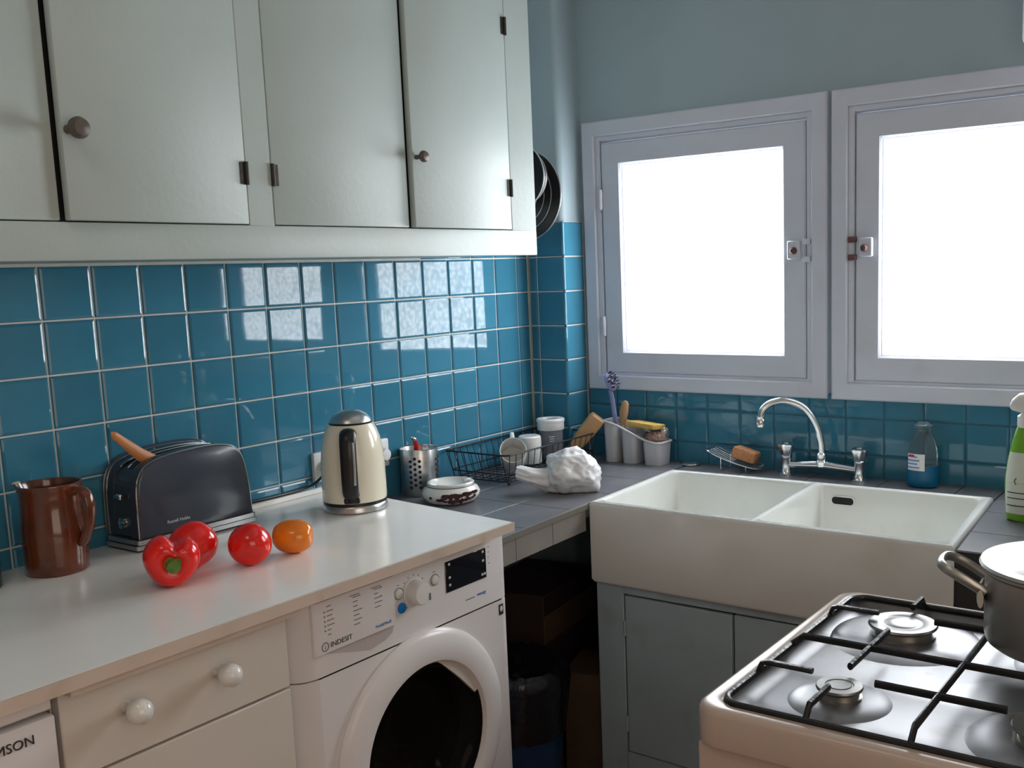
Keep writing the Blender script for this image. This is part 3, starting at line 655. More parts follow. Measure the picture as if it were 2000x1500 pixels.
# ------------------------------------------------------------------ tap
tp = thing('bridge_tap', 'chrome bridge mixer tap with tall curved spout behind the sink', 'tap', (1.632, -0.956, ZC))
for sy, rot in ((0.105, 0), (-0.108, 0.3)):
    b = BM(); lathe(b, [(0, 0), (0.024, 0), (0.024, 0.004), (0.016, 0.008), (0.0135, 0.018), (0.0135, 0.046), (0.016, 0.050), (0.016, 0.053), (0, 0.053)], 24, Matrix.Translation((0, sy, 0))); obj('tap_body', b, 'chrome', tp)
    b = BM(); rings = []
    for z, r in ((0.053, 0.013), (0.056, 0.0145), (0.082, 0.0235), (0.087, 0.0235), (0.090, 0.019)):
        rings.append([(r*(1+0.05*math.cos(6*2*PI*k/48))*math.cos(2*PI*k/48+rot), sy+r*(1+0.05*math.cos(6*2*PI*k/48))*math.sin(2*PI*k/48+rot), z) for k in range(48)])
    loft(b, rings); hd = obj('handle', b, 'chrome', tp)
    b = BM(); lathe(b, [(0, 0), (0.0085, 0), (0.0075, 0.003), (0, 0.004)], 16, Matrix.Translation((0, sy, 0.090))); obj('cap', b, 'steel', hd)
b = BM(); tube(b, [(0, 0.105, 0.028), (0, 0.05, 0.032), (-0.002, 0.0, 0.036), (0, -0.05, 0.032), (0, -0.108, 0.028)], [0.0095, 0.011, 0.013, 0.011, 0.0095], 14); obj('bridge', b, 'chrome', tp)
b = BM(); lathe(b, [(0, 0.03), (0.017, 0.032), (0.017, 0.045), (0.013, 0.05), (0.015, 0.056), (0.015, 0.066), (0.011, 0.07), (0, 0.07)], 24); obj('spout_collar', b, 'chrome', tp)
sp = catmull([(0, 0, 0.06), (0, 0.002, 0.10), (-0.006, 0.014, 0.150), (-0.024, 0.042, 0.197), (-0.052, 0.080, 0.218), (-0.080, 0.112, 0.216), (-0.097, 0.132, 0.198), (-0.102, 0.138, 0.172)], 6)
b = BM(); tube(b, sp, 0.0098, 14); spt = obj('spout', b, 'chrome', tp)
b = BM(); lathe(b, [(0, 0), (0.0125, 0), (0.0135, 0.006), (0.0135, 0.018), (0.0115, 0.022), (0.013, 0.025), (0.013, 0.030), (0, 0.03)], 20, Matrix.Translation((-0.102, 0.138, 0.150))); obj('aerator', b, 'chrome', spt)

# ------------------------------------------------------------------ gas stove
sv = thing('gas_stove', 'cream white gas stove with stainless hob and black pan supports', 'stove', (0.333, -1.69, 0))
SX0, SX1, SY0, SY1, ZS = 0.052, 0.614, -1.955, -1.398, 0.850
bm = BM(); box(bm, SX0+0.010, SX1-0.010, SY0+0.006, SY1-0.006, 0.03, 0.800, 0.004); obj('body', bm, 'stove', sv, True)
for x in (SX0+0.05, SX1-0.05):
    for y in (SY0+0.05, SY1-0.05):
        bm = BM(); lathe(bm, [(0, 0), (0.016, 0), (0.014, 0.032), (0, 0.032)], 12, Matrix.Translation((x, y, 0))); obj('foot', bm, 'black', sv, True)
# pressed relief on the side panel
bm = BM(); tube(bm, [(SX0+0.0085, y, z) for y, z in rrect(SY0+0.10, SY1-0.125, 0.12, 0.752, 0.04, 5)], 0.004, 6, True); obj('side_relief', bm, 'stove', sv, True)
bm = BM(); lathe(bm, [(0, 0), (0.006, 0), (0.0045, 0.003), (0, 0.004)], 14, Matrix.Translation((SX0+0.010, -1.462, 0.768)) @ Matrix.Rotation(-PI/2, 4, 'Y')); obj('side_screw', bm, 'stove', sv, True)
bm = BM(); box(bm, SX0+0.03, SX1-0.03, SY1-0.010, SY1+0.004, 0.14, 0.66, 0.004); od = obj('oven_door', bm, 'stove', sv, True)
bm = BM(); tube(bm, [(SX0+0.08, SY1+0.004, 0.62), (SX0+0.08, SY1+0.035, 0.62), (SX1-0.08, SY1+0.035, 0.62), (SX1-0.08, SY1+0.004, 0.62)], 0.007, 8); bmesh.ops.translate(bm, vec=-sv.location, verts=bm.verts); obj('oven_handle', bm, 'steel', od)
for k in range(5):
    bm = BM(); lathe(bm, [(0, 0), (0.018, 0), (0.017, 0.016), (0.010, 0.024), (0, 0.024)], 18, Matrix.Translation((SX0+0.10+k*0.09, SY1-0.006, 0.735)) @ Matrix.Rotation(-PI/2, 4, 'X')); obj('control_knob', bm, 'black', sv, True)
# hob tray
def hl(off, z, r): return [(p[0], p[1], z) for p in rrect(SX0+off, SX1-off, SY0+off, SY1-off, max(r-off, 0.012), 6)]
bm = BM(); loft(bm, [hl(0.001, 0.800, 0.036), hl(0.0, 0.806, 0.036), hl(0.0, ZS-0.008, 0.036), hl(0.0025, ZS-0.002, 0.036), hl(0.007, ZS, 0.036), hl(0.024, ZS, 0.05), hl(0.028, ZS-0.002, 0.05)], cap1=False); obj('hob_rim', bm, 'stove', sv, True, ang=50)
bm = BM()
loft(bm, [hl(0.0275, ZS-0.0015, 0.05), hl(0.036, ZS-0.014, 0.055), hl(0.055, ZS-0.018, 0.06)], cap0=False); hob = obj('hob_tray', bm, 'hob', sv, True, ang=50)
HZ = ZS-0.018
BX, BY = (0.200, 0.472), (-1.546, -1.808)
def burner(x, y, r, name='burner'):
    L0 = sv.location
    b = BM(); lathe(b, [(r*2.25, 0), (r*2.0, 0.004), (r*1.55, 0.0065), (r*0.9, 0.007), (0, 0.007)], 44, Matrix.Translation((x, y, HZ))); o = obj(name, b, 'hob', sv, True)
    def sub(nm, prof, m, seg=36):
        q = BM(); lathe(q, [(a_, b_*(0.92 if r > 0.04 else 0.82)) for a_, b_ in prof], seg, Matrix.Translation(Vector((x, y, HZ))-L0)); obj(nm, q, m, o)
    sub('burner_cup', [(r*0.95, 0.007), (r*0.98, 0.012), (r*0.86, 0.0125), (r*0.86, 0.02), (0, 0.02)], 'alu')
    sub('burner_crown', [(r*0.82, 0.012), (r*0.88, 0.023), (0, 0.023)], 'blackiron')
    sub('burner_cap', [(r*0.6, 0.022), (r*1.0, 0.0228), (r*1.03, 0.0255), (r*0.99, 0.0285), (r*0.64, 0.029), (r*0.60, 0.0278), (r*0.54, 0.0278), (r*0.50, 0.029), (r*0.28, 0.0285), (0, 0.0285)], 'burnt')
burner(BX[1], BY[0], 0.051); burner(BX[0], BY[0], 0.0305); burner(BX[0], BY[1], 0.043); burner(BX[1], BY[1], 0.043)
# pan supports: perimeter rail plus bars
RZ = ZS+0.017; rr_ = 0.0046
bm = BM(); tube(bm, [(p[0], p[1], ZS+0.001) for p in rrect(SX0+0.030, SX1-0.030, SY0+0.030, SY1-0.030, 0.028, 6)], 0.0048, 8, True); ps = obj('pan_support', bm, 'blackiron', sv, True)
xa, xb, ya, yb = SX0+0.030, SX1-0.030, SY0+0.030, SY1-0.030
def bar(pts, flat=0.75):
    b = BM(); tube(b, [Vector(p)-sv.location for p in pts], 0.0056, 8, flat=flat); obj('bar', b, 'blackiron', ps)
mx_, my_ = 0.320, (ya+yb)/2
ZL = ZS+0.001
bar([(mx_, ya, ZL), (mx_, ya+0.018, RZ), (mx_, yb-0.018, RZ), (mx_, yb, ZL)])
bar([(xa, my_, ZL), (xa+0.018, my_, RZ), (xb-0.018, my_, RZ), (xb, my_, ZL)])
for x in BX:
    bar([(x, yb, ZL), (x, yb-0.006, RZ-0.003), (x, yb-0.014, RZ), (x, yb-0.080, RZ)])
    bar([(x, ya, ZL), (x, ya+0.006, RZ-0.003), (x, ya+0.014, RZ), (x, ya+0.080, RZ)])
    bar([(x, my_+0.082, RZ), (x, my_-0.082, RZ)])
for y in BY:
    bar([(xa, y, ZL), (xa+0.014, y, RZ), (xa+0.078, y, RZ)])
    bar([(xb, y, ZL), (xb-0.014, y, RZ), (xb-0.062, y, RZ)])
    bar([(mx_-0.080, y, RZ), (mx_+0.080, y, RZ)])

# cooking pot
pt = thing('cooking_pot', 'dull aluminium cooking pot with lid standing on the gas stove', 'pot', (0.447, -1.791, RZ+0.006))
b = BM(); lathe(b, [(0, 0), (0.106, 0), (0.114, 0.006), (0.1165, 0.016), (0.1165, 0.105), (0.122, 0.110), (0.122, 0.114), (0.1145, 0.113), (0.1135, 0.012), (0, 0.010)], 56); obj('body', b, 'alu', pt)
b = BM(); lathe(b, [(0, 0.112), (0.122, 0.113), (0.1245, 0.116), (0.122, 0.120), (0.110, 0.1195), (0.104, 0.121), (0.06, 0.131), (0.03, 0.134), (0, 0.135)], 56); ld = obj('lid', b, 'alu', pt)
b = BM(); lathe(b, [(0, 0.133), (0.028, 0.134), (0.027, 0.137), (0.012, 0.140), (0.010, 0.150), (0.022, 0.156), (0.020, 0.162), (0, 0.164)], 28); obj('lid_knob', b, 'alu', ld)
for sg in (1, -1):
    ang0 = math.radians(98) if sg == 1 else math.radians(278)
    mt = Matrix.Rotation(ang0, 4, 'Z')
    b = BM(); tube(b, [mt @ Vector(p) for p in catmull([(0.112, -0.034, 0.076), (0.135, -0.038, 0.090), (0.160, -0.036, 0.103), (0.174, -0.020, 0.108), (0.174, 0.020, 0.108), (0.160, 0.036, 0.103), (0.135, 0.038, 0.090), (0.112, 0.034, 0.076)], 5)], 0.0075, 10, flat=0.7); hn = obj('handle', b, 'alu', pt)
    b = BM(); tube(b, [mt @ Vector(p) for p in ((0.1175, -0.05, 0.070), (0.120, -0.03, 0.068), (0.1215, 0, 0.066), (0.120, 0.03, 0.068), (0.1175, 0.05, 0.070))], 0.013, 10, flat=0.35, up=(0, 0, 1)); obj('handle_plate', b, 'alu', hn)

# ------------------------------------------------------------------ kettle
kt = thing('electric_kettle', 'cream enamel electric kettle with black handle on the worktop end', 'kettle', (0.573, -0.224, 0.88), math.radians(-138))
b = BM(); lathe(b, [(0, 0), (0.072, 0), (0.0745, 0.003), (0.0745, 0.013), (0.072, 0.017), (0, 0.017)], 44); obj('power_base', b, 'steel', kt)
b = BM(); lathe(b, [(0.071, 0.016), (0.0735, 0.018), (0.0735, 0.024), (0.071, 0.026)], 44); obj('base_ring', b, 'black', kt)
b = BM(); lathe(b, [(0, 0.025), (0.0735, 0.025), (0.0745, 0.030), (0.0742, 0.07), (0.0732, 0.11), (0.0705, 0.142), (0.0655, 0.170), (0.059, 0.189), (0.0515, 0.202), (0.049, 0.203), (0, 0.203)], 44); obj('body', b, 'cream', kt)
b = BM(); lathe(b, [(0, 0.2025), (0.050, 0.2025), (0.0505, 0.206), (0.048, 0.207)], 44); obj('lid_seal', b, 'black', kt)
b = BM(); lathe(b, [(0.0485, 0.206), (0.046, 0.213), (0.038, 0.223), (0.024, 0.231), (0.010, 0.2335), (0, 0.234)], 44, cap0=True); obj('lid', b, 'steel', kt)
b = BM(); tube(b, catmull([(0.055, 0, 0.186), (0.074, 0, 0.190), (0.090, 0, 0.180), (0.097, 0, 0.150), (0.098, 0, 0.11), (0.097, 0, 0.070), (0.088, 0, 0.050), (0.070, 0, 0.046)], 5), 0.0105, 12, flat=1.75); hk = obj('handle', b, 'black', kt)
b = BM(); tube(b, catmull([(0.104, 0.012, 0.172), (0.1065, 0.013, 0.150), (0.107, 0.013, 0.11), (0.106, 0.012, 0.075)], 5), 0.0032, 8); obj('handle_trim', b, 'steel', hk)
b = BM(); box(b, 0.0715, 0.078, -0.018, 0.018, 0.026, 0.040, 0.003); box(b, 0.076, 0.082, -0.007, 0.007, 0.028, 0.044, 0.003); obj('switch', b, 'black', kt)
b = BM(); rings = []
for t_, (x, z, w, h) in enumerate(((-0.055, 0.160, 0.024, 0.030), (-0.070, 0.172, 0.018, 0.020), (-0.088, 0.184, 0.011, 0.009))):
    rings.append([(x, w*math.cos(a*PI/8), z+h*math.sin(a*PI/8)) for a in range(16)])
loft(b, rings); obj('spout', b, 'cream', kt)

# ------------------------------------------------------------------ toaster
ts = thing('toaster', 'dark slate two slot toaster with chrome base beside the brown jug', 'toaster', (0.225, -0.066, 0.88)); ts.scale = (1, 0.86, 1)
def outline(s=1.0, top=0.0):
    pts = [(-0.139, 0.026), (-0.139, 0.08), (-0.137, 0.122), (-0.130, 0.152), (-0.112, 0.173), (-0.075, 0.185), (-0.02, 0.191), (0.035, 0.1925), (0.078, 0.188), (0.103, 0.178), (0.118, 0.160), (0.127, 0.128), (0.133, 0.08), (0.136, 0.026)]
    c = catmull([(p[0], 0, p[1]) for p in pts], 4)
    return [Vector((p.x*s, 0, p.z-(top if p.z > 0.15 else top*max(0, (p.z-0.1)/0.05)))) for p in c]
def shell(bm, ya, yb, s=1.0, top=0.0, rnd_=0.006, front=True):
    o = outline(s, top); rings = []
    st = [(yb, 0.0)]
    st += [(ya+rnd_, 0), (ya+rnd_*0.3, rnd_*0.25), (ya, rnd_)] if front else [(ya, 0)]
    cen = Vector((0, 0, 0.1))
    for y, ins in st:
        rings.append([Vector((p.x, y, p.z))+(cen-Vector((p.x, 0, p.z))).normalized()*ins*(1 if p.z > 0.03 else 0.4) for p in o])
    loft(bm, rings)
b = BM(); shell(b, -0.067, -0.030); obj('front_shell', b, 'slate', ts, ang=50)
b = BM(); shell(b, 0.067, 0.036, front=True, rnd_=-0.006); obj('back_shell', b, 'slate', ts, ang=50)
b = BM(); shell(b, -0.030, 0.036, 0.985, 0.007, front=False); obj('middle', b, 'slate', ts, ang=50)
for ya_, yb_ in ((-0.0295, -0.0255), (0.0005, 0.0055), (0.0315, 0.0355)):
    b = BM(); o_ = [p for p in outline(0.99, 0.003) if p.z > 0.165]
    tube(b, [(p.x, (ya_+yb_)/2, p.z) for p in o_], 0.0026, 8); obj('slot_rail', b, 'chrome', ts)
for ya_, yb_ in ((-0.024, -0.001), (0.007, 0.030)):
    b = BM(); o_ = [p for p in outline(0.90, 0.0055) if p.z > 0.168]
    rg = [[(p.x, ya_, p.z+0.0015), (p.x, yb_, p.z+0.0015), (p.x, yb_, p.z-0.004), (p.x, ya_, p.z-0.004)] for p in o_]
    loft(b, rg); obj('slot', b, 'dark_gap', ts, smooth=False)
for y in (-0.0655, 0.0655):
    b = BM(); tube(b, [(p.x*1.0, y+(0.004 if y < 0 else -0.004), p.z) for p in outline()], 0.0019, 6); obj('edge_trim', b, 'chrome', ts)
b = BM(); 
for z0_, z1_, gx in ((0.015, 0.0245, 0.145), (0.0045, 0.0135, 0.149)):
    prism(b, rrect(-gx-0.001, gx-0.003, -0.070, 0.066, 0.008, 4), z0_, z1_)
obj('base_strip', b, 'steel', ts)
b = BM(); box(b, -0.138, 0.135, -0.062, 0.062, 0.0, 0.028); obj('base', b, 'black', ts, smooth=False)
b = BM(); box(b, -0.150, -0.138, -0.014, 0.014, 0.105, 0.117, 0.003); obj('lever', b, 'chrome', ts)
b = BM(); lathe(b, [(0, 0), (0.013, 0), (0.012, 0.008), (0, 0.009)], 18, Matrix.Translation((-0.137, 0, 0.055)) @ Matrix.Rotation(-PI/2, 4, 'Y')); obj('browning_dial', b, 'chrome', ts)
text_on_y('lettering', 'Russell Hobbs', 0.0095, 0.225-0.078, -0.066-0.0676, 0.88+0.046, 'greyplast', ts)
# wooden tongs stuck in the slot
o_b = BM(); tube(o_b, [(-0.075, -0.004, 0.055), (-0.02, 0.0, 0.006), (0.02, 0.0, -0.02)], [0.008, 0.0135, 0.014], 8, flat=0.35, up=(0, 0, 1))
tube(o_b, [(-0.081, -0.0045, 0.0615), (-0.075, -0.004, 0.055)], [0.002, 0.0078], 8, flat=0.35, up=(0, 0, 1))
o = obj('wooden_spatula', o_b, 'wood2'); o.location = (0.147, -0.082, 1.066); tag(o, 'small orange brown wooden spatula sticking out of the toaster slot', 'spatula')

# ------------------------------------------------------------------ brown jug
jg = thing('stoneware_jug', 'glazed brown stoneware jug with handle at the left end of the worktop', 'jug', (-0.071, -0.092, 0.88), math.radians(-66))
prof = [(0.0, 0.0), (0.052, 0.0), (0.0555, 0.003), (0.0565, 0.02), (0.0578, 0.06), (0.0582, 0.088), (0.0565, 0.098), (0.0553, 0.112), (0.0542, 0.128), (0.0538, 0.145), (0.0550, 0.160), (0.0572, 0.167), (0.0568, 0.1715), (0.0535, 0.172), (0.0500, 0.160), (0.049, 0.130), (0.051, 0.09), (0.050, 0.01), (0, 0.008)]
SPA = math.radians(196)
b = BM(); R = lathe(b, prof, 48)
for v in b.verts:
    a = math.atan2(v.co.y, v.co.x)-SPA; da = abs((a+PI) % (2*PI)-PI)
    w = math.exp(-(da/0.35)**2)*max(0, (v.co.z-0.125)/0.047)**1.5
    v.co.x += 0.008*w*math.cos(SPA); v.co.y += 0.008*w*math.sin(SPA); v.co.z += 0.004*w
obj('body', b, 'terracotta', jg, ang=60)
b = BM(); hp = catmull([(0.046, 0, 0.152), (0.062, 0, 0.158), (0.077, 0, 0.150), (0.083, 0, 0.128), (0.079, 0, 0.098), (0.068, 0, 0.070), (0.057, 0, 0.052)], 6)
tube(b, hp, [0.0085]*(len(hp)-6)+[0.0085, 0.008, 0.0075, 0.007, 0.0065, 0.006], 10, flat=1.5, up=(0, 0, 1)); obj('handle', b, 'terracotta', jg)
b = BM(); bmesh.ops.create_uvsphere(b, u_segments=12, v_segments=8, radius=0.0075); xf(b, Matrix.Rotation(SPA, 4, 'Z') @ Matrix.Translation((0.0605, 0, 0.1742)) @ Matrix.Diagonal((0.9, 1.9, 0.35, 1))); obj('chipped_lip', b, 'clay', jg)

# glass jar cut by the left edge
jr = thing('glass_jar', 'dark glass jar with red lid at the left picture edge', 'jar', (-0.212, -0.085, 0.88))
b = BM(); lathe(b, [(0, 0), (0.034, 0), (0.037, 0.004), (0.037, 0.085), (0.033, 0.098), (0.029, 0.102), (0.029, 0.112), (0.026, 0.112), (0.030, 0.095), (0.034, 0.08), (0.034, 0.005), (0, 0.004)], 32); obj('body', b, 'darkglass', jr)
b = BM(); lathe(b, [(0, 0.110), (0.0325, 0.110), (0.033, 0.112), (0.033, 0.122), (0.031, 0.125), (0, 0.1255)], 32); obj('lid', b, 'redplast', jr)

# ------------------------------------------------------------------ peppers
def pepper(name, label, loc, rot, R, L, lobes, depth, m, stem=True, twist=0.0, dent=0.22, pw=0.62, notch=0.0):
    t = thing(name, label, 'pepper', loc); b = BM(); seg, nz = 48, 22; rings = []
    E_ = Euler(rot).to_matrix().to_4x4()
    zmin = 9; pts = []
    for i in range(nz+1):
        s = i/nz; ph = PI*s
        rr = R*(math.sin(ph)**pw)*(1.0-0.10*s); z = L/2*math.cos(ph)
        ring = []
        for k in range(seg):
            a = 2*PI*k/seg; lob = 1-depth*(0.5-0.5*math.cos(lobes*(a-twist)))**1.6-notch*math.exp(-((a-PI/2+0.12)/0.36)**2)
            zz = z
            if s < 0.5: zz -= dent*L*math.exp(-(rr/(R*0.42))**2)           # dent around the stem
            else: zz += 0.10*L*math.exp(-(rr/(R*0.40))**2)
            ring.append(E_ @ Vector((rr*lob*math.cos(a), rr*lob*math.sin(a), zz)))
        rings.append(ring)
    zmin = min(p.z for r in rings for p in r)
    up = Vector((0, 0, -zmin))
    loft(b, [[p+up for p in r] for r in rings]); obj('flesh', b, m, t, ang=80)
    if stem:
        q = BM(); z_ = L/2-dent*L
        lathe(q, [(0.0, z_-0.004), (0.020, z_-0.001), (0.018, z_+0.003), (0.0125, z_+0.006), (0.0105, z_+0.016), (0.0118, z_+0.021), (0, z_+0.0205)], 16)
        xf(q, Matrix.Translation(up) @ E_); obj('stem', q, 'stem', t)
    return t, E_, up
cdir = math.atan2(-2.02+0.36, -1.07)   # direction towards the viewer
pepper('bell_pepper', 'red bell pepper with green stem end facing forwards', (-0.019, -0.385, 0.88), (PI/2+0.10, 0.12, -0.50), 0.0520, 0.084, 3, 0.07, 'redp', twist=math.radians(30), dent=0.16, notch=0.36)
pepper('bell_pepper', 'red bell pepper half hidden behind the stemmed pepper', (0.069, -0.322, 0.88), (2.3, 0.3, 0.4), 0.0475, 0.086, 4, 0.03, 'redp', False, dent=0.08, pw=0.8)
pepper('bell_pepper', 'red bell pepper next to the orange one', (0.136, -0.404, 0.88), (2.2, 0.2, -0.6), 0.0425, 0.078, 4, 0.035, 'redp', False, dent=0.08, pw=0.8)
pepper('bell_pepper', 'orange bell pepper in front of the kettle', (0.234, -0.408, 0.88), (PI/2, 0.05, 0.608), 0.0355, 0.087, 4, 0.06, 'orangep', False, dent=0.05, pw=0.9)

# ------------------------------------------------------------------ sockets and cable on the tiled wall
for x, z, lb in ((0.676, 0.945, 'white wall socket left of the cream kettle'), (0.862, 0.945, 'white wall socket right of the cream kettle')):
    t = thing('wall_socket', lb, 'socket', (x, 0.0, z), group='sockets behind the kettle')
    b = BM(); box(b, -0.038, 0.038, 0.001, -0.012, -0.038, 0.038, 0.004, 2); obj('plate', b, 'plasticw', t)
    b = BM(); lathe(b, [(0.0, 0), (0.021, 0), (0.019, 0.022), (0.015, 0.03), (0, 0.032)], 20, Matrix.Translation((0, -0.0115, 0)) @ AXY); obj('plug', b, 'plasticw', t)
b = BM(); tube(b, catmull([(0.36, -0.012, 0.898), (0.42, -0.006, 0.899), (0.50, -0.0065, 0.8975), (0.58, -0.006, 0.8985), (0.628, -0.012, 0.905), (0.646, -0.03, 0.925), (0.662, -0.040, 0.942)], 6), 0.0036, 8)
o = obj('power_cable', b, 'black'); tag(o, 'thin black power cable along the wall behind the worktop', 'cable')

# ------------------------------------------------------------------ cutlery holder
ch = thing('cutlery_holder', 'perforated stainless steel cutlery holder against the blue tiles', 'holder', (0.968, -0.056, ZC))
b = BM(); seg, H_ = 48, 0.128
rows_h = [0.0, 0.026, 0.031, 0.041, 0.046, 0.056, 0.061, 0.071, 0.076, 0.086, 0.091, 0.101, 0.128]
R_c = 0.0515
lathe(b, [(0, 0), (R_c-0.001, 0), (R_c, 0.002), (R_c, H_-0.002), (R_c-0.0008, H_), (R_c-0.0016, H_-0.002), (R_c-0.0016, 0.003), (0, 0.003)], seg); obj('cup', b, 'steel', ch)
b = BM()
for pk in range(4):
    for ci in range(3):
        a = pk*PI/2+math.radians(-150)+(ci-1)*0.25
        for rk in range(6):
            z = 0.026+rk*0.0145+(0.00725 if ci == 1 else 0)
            lathe(b, [(0, -0.001), (0.0044, -0.001), (0.0044, 0.0007), (0, 0.0007)], 10, Matrix.Translation((R_c*math.cos(a), R_c*math.sin(a), z)) @ Matrix.Rotation(a, 4, 'Z') @ Matrix.Rotation(PI/2, 4, 'Y'))
ho = obj('perforations', b, 'dark_gap', ch, smooth=False); ho['kind'] = 'stuff'
b = BM(); tube(b, [Vector((R_c*math.cos(a*PI/20), R_c*math.sin(a*PI/20), H_)) for a in range(40)], 0.0016, 6, True); obj('rim', b, 'chrome', ch)
pl = thing('red_peeler', 'red handled peeler standing in the steel cutlery holder', 'peeler', (0.955, -0.056, ZC+0.004))
b = BM(); tube(b, [(-0.004, -0.004, 0.0), (0.0, 0.0, 0.08), (0.006, 0.002, 0.128), (0.003, 0.002, 0.146)], [0.005, 0.006, 0.0075, 0.006], 10, flat=1.2); obj('handle', b, 'redplast', pl)
b = BM(); tube(b, catmull([(0.003, 0.002, 0.144), (-0.004, 0.006, 0.152), (-0.009, 0.0, 0.156), (-0.003, -0.006, 0.150)], 4), 0.003, 8); obj('blade', b, 'chrome', pl)

# ------------------------------------------------------------------ ashtray-like ceramic dish
ad = thing('ceramic_dish', 'round white ceramic dish with dark painted flowers on the grey counter', 'dish', (0.932, -0.200, ZC)); ad.scale = (1.18, 1.18, 1.05)
b = BM(); lathe(b, [(0, 0), (0.046, 0), (0.057, 0.006), (0.0645, 0.018), (0.0655, 0.028), (0.060, 0.038), (0.053, 0.043), (0.052, 0.046), (0.0535, 0.049), (0.051, 0.052), (0.046, 0.052), (0.040, 0.045), (0.028, 0.038), (0, 0.036)], 48); obj('bowl', b, 'whiteglaze', ad)
b = BM(); tube(b, [Vector((0.0525*math.cos(a*PI/24), 0.0525*math.sin(a*PI/24), 0.0435)) for a in range(48)], 0.0012, 6, True); obj('painted_line', b, 'ink', ad)
b = BM(); rg = random.Random(5)
for k in range(46):
    a = math.radians(-128+rg.gauss(0, 17)); z = 0.010+0.022*rg.random(); rs = 0.0585+(z-0.006)*0.46 if z < 0.019 else 0.0655
    sz = 0.0024+0.0034*rg.random()
    lathe(b, [(0, -0.001), (sz, -0.001), (sz, 0.0009), (0, 0.0009)], 5, Matrix.Translation((rs*math.cos(a), rs*math.sin(a), z)) @ Matrix.Rotation(a, 4, 'Z') @ Matrix.Rotation(PI/2, 4, 'Y') @ Matrix.Diagonal((1, 2.2*rg.random()+0.6, 1, 1)))
fl = obj('painted_flowers', b, 'print_red', ad, smooth=False); fl['kind'] = 'stuff'
b = BM(); box(b, 0.030, 0.046, -0.006, 0.004, 0.046, 0.0545, 0.002); xf(b, Matrix.Rotation(-0.6, 4, 'Z')); obj('rest_notch', b, 'whiteglaze', ad)

# ------------------------------------------------------------------ dish rack
dk = thing('dish_rack', 'black wire dish drying rack in the tiled corner', 'dish rack', (1.352, -0.126, ZC+0.0003))
ax, ay, ht = 0.232, 0.118, 0.092
b = BM(); tube(b, [(p[0], p[1], ht) for p in rrect(-ax, ax, -ay, ay, 0.02, 5)], 0.0027, 8, True); obj('top_rim', b, 'wire', dk)
b = BM(); tube(b, [(p[0], p[1], 0.034) for p in rrect(-ax+0.014, ax-0.014, -ay+0.012, ay-0.012, 0.02, 5)], 0.0020, 6, True); obj('middle_rim', b, 'wire', dk)
b = BM(); tube(b, [(p[0], p[1], 0.012) for p in rrect(-ax+0.022, ax-0.022, -ay+0.018, ay-0.018, 0.02, 5)], 0.0022, 6, True); obj('bottom_rim', b, 'wire', dk)
for k in range(16):
    x = -ax+0.022+k*(2*ax-0.044)/15
    b = BM(); tube(b, [(x*1.05, -ay, ht), (x, -ay+0.012, 0.034), (x, -ay+0.018, 0.012), (x, ay-0.018, 0.012), (x, ay-0.012, 0.034), (x*1.05, ay, ht)], 0.0012, 5); obj('wire', b, 'wire', dk)
for k in range(8):
    y = -ay+0.02+k*(2*ay-0.04)/7
    b = BM(); tube(b, [(-ax, y, ht), (-ax+0.014, y, 0.034), (-ax+0.022, y, 0.010), (ax-0.022, y, 0.010), (ax-0.014, y, 0.034), (ax, y, ht)], 0.0012, 5); obj('wire', b, 'wire', dk)
for x in (-ax+0.04, ax-0.04):
    for y in (-ay+0.03, ay-0.03):
        b = BM(); tube(b, [(x, y, 0.012), (x, y, 0.0)], 0.0035, 8); obj('foot', b, 'wire', dk)
# two mugs
def mug(label, loc, rot, R, Hh):
    t = thing('mug', label, 'mug', loc, group='mugs in the dish rack'); t.rotation_euler = rot
    b = BM(); lathe(b, [(0, 0), (R*0.85, 0), (R*0.98, 0.004), (R, 0.012), (R, Hh-0.002), (R-0.0012, Hh), (R-0.003, Hh-0.002), (R-0.004, 0.008), (0, 0.006)], 32); obj('cup', b, 'whiteglaze', t)
    b = BM(); tube(b, catmull([(R-0.002, 0, Hh*0.82), (R+0.016, 0, Hh*0.80), (R+0.024, 0, Hh*0.55), (R+0.016, 0, Hh*0.28), (R-0.002, 0, Hh*0.22)], 5), 0.0045, 8, flat=1.4); obj('handle', b, 'whiteglaze', t)
    return t
mug('white mug tipped on its side in the dish rack', (1.262, -0.150, ZC+0.052), (0, math.radians(-62), math.radians(40)), 0.039, 0.088)
mug('white mug upside down behind the tipped mug', (1.395, -0.112, ZC+0.101), (PI, 0, math.radians(120)), 0.036, 0.084)
# canister
cn = thing('canister', 'clear plastic canister with white screw lid in the dish rack', 'canister', (1.498, -0.118, ZC+0.0135))
b = BM(); lathe(b, [(0, 0), (0.036, 0), (0.038, 0.004), (0.038, 0.098), (0.0365, 0.098), (0.0365, 0.006), (0, 0.003)], 36); cb = obj('body', b, 'canister', cn)
b = BM(); lathe(b, [(0.041, 0.092), (0.0425, 0.094), (0.0425, 0.116), (0.0445, 0.118), (0.0445, 0.124), (0.042, 0.127), (0.024, 0.127), (0.022, 0.123), (0, 0.122)], 36); ldd = obj('lid', b, 'plasticw', cn)
b = BM(); lathe(b, [(0, 0.1215), (0.020, 0.1215), (0.020, 0.1235), (0, 0.1235)], 24); obj('lid_recess', b, 'inkgrey', ldd)
b = BM()
for k, w in enumerate((0.8, 0.6, 0.7)): 
    pts = []
    for q in range(9):
        a = math.radians(-140)+(q-4)*0.07*w; pts.append((a,))
    tube(b, [(0.0384*math.cos(a[0]), 0.0384*math.sin(a[0]), 0.074-0.007*k) for a in pts], 0.0009, 5)
obj('print', b, 'plasticw', cb)
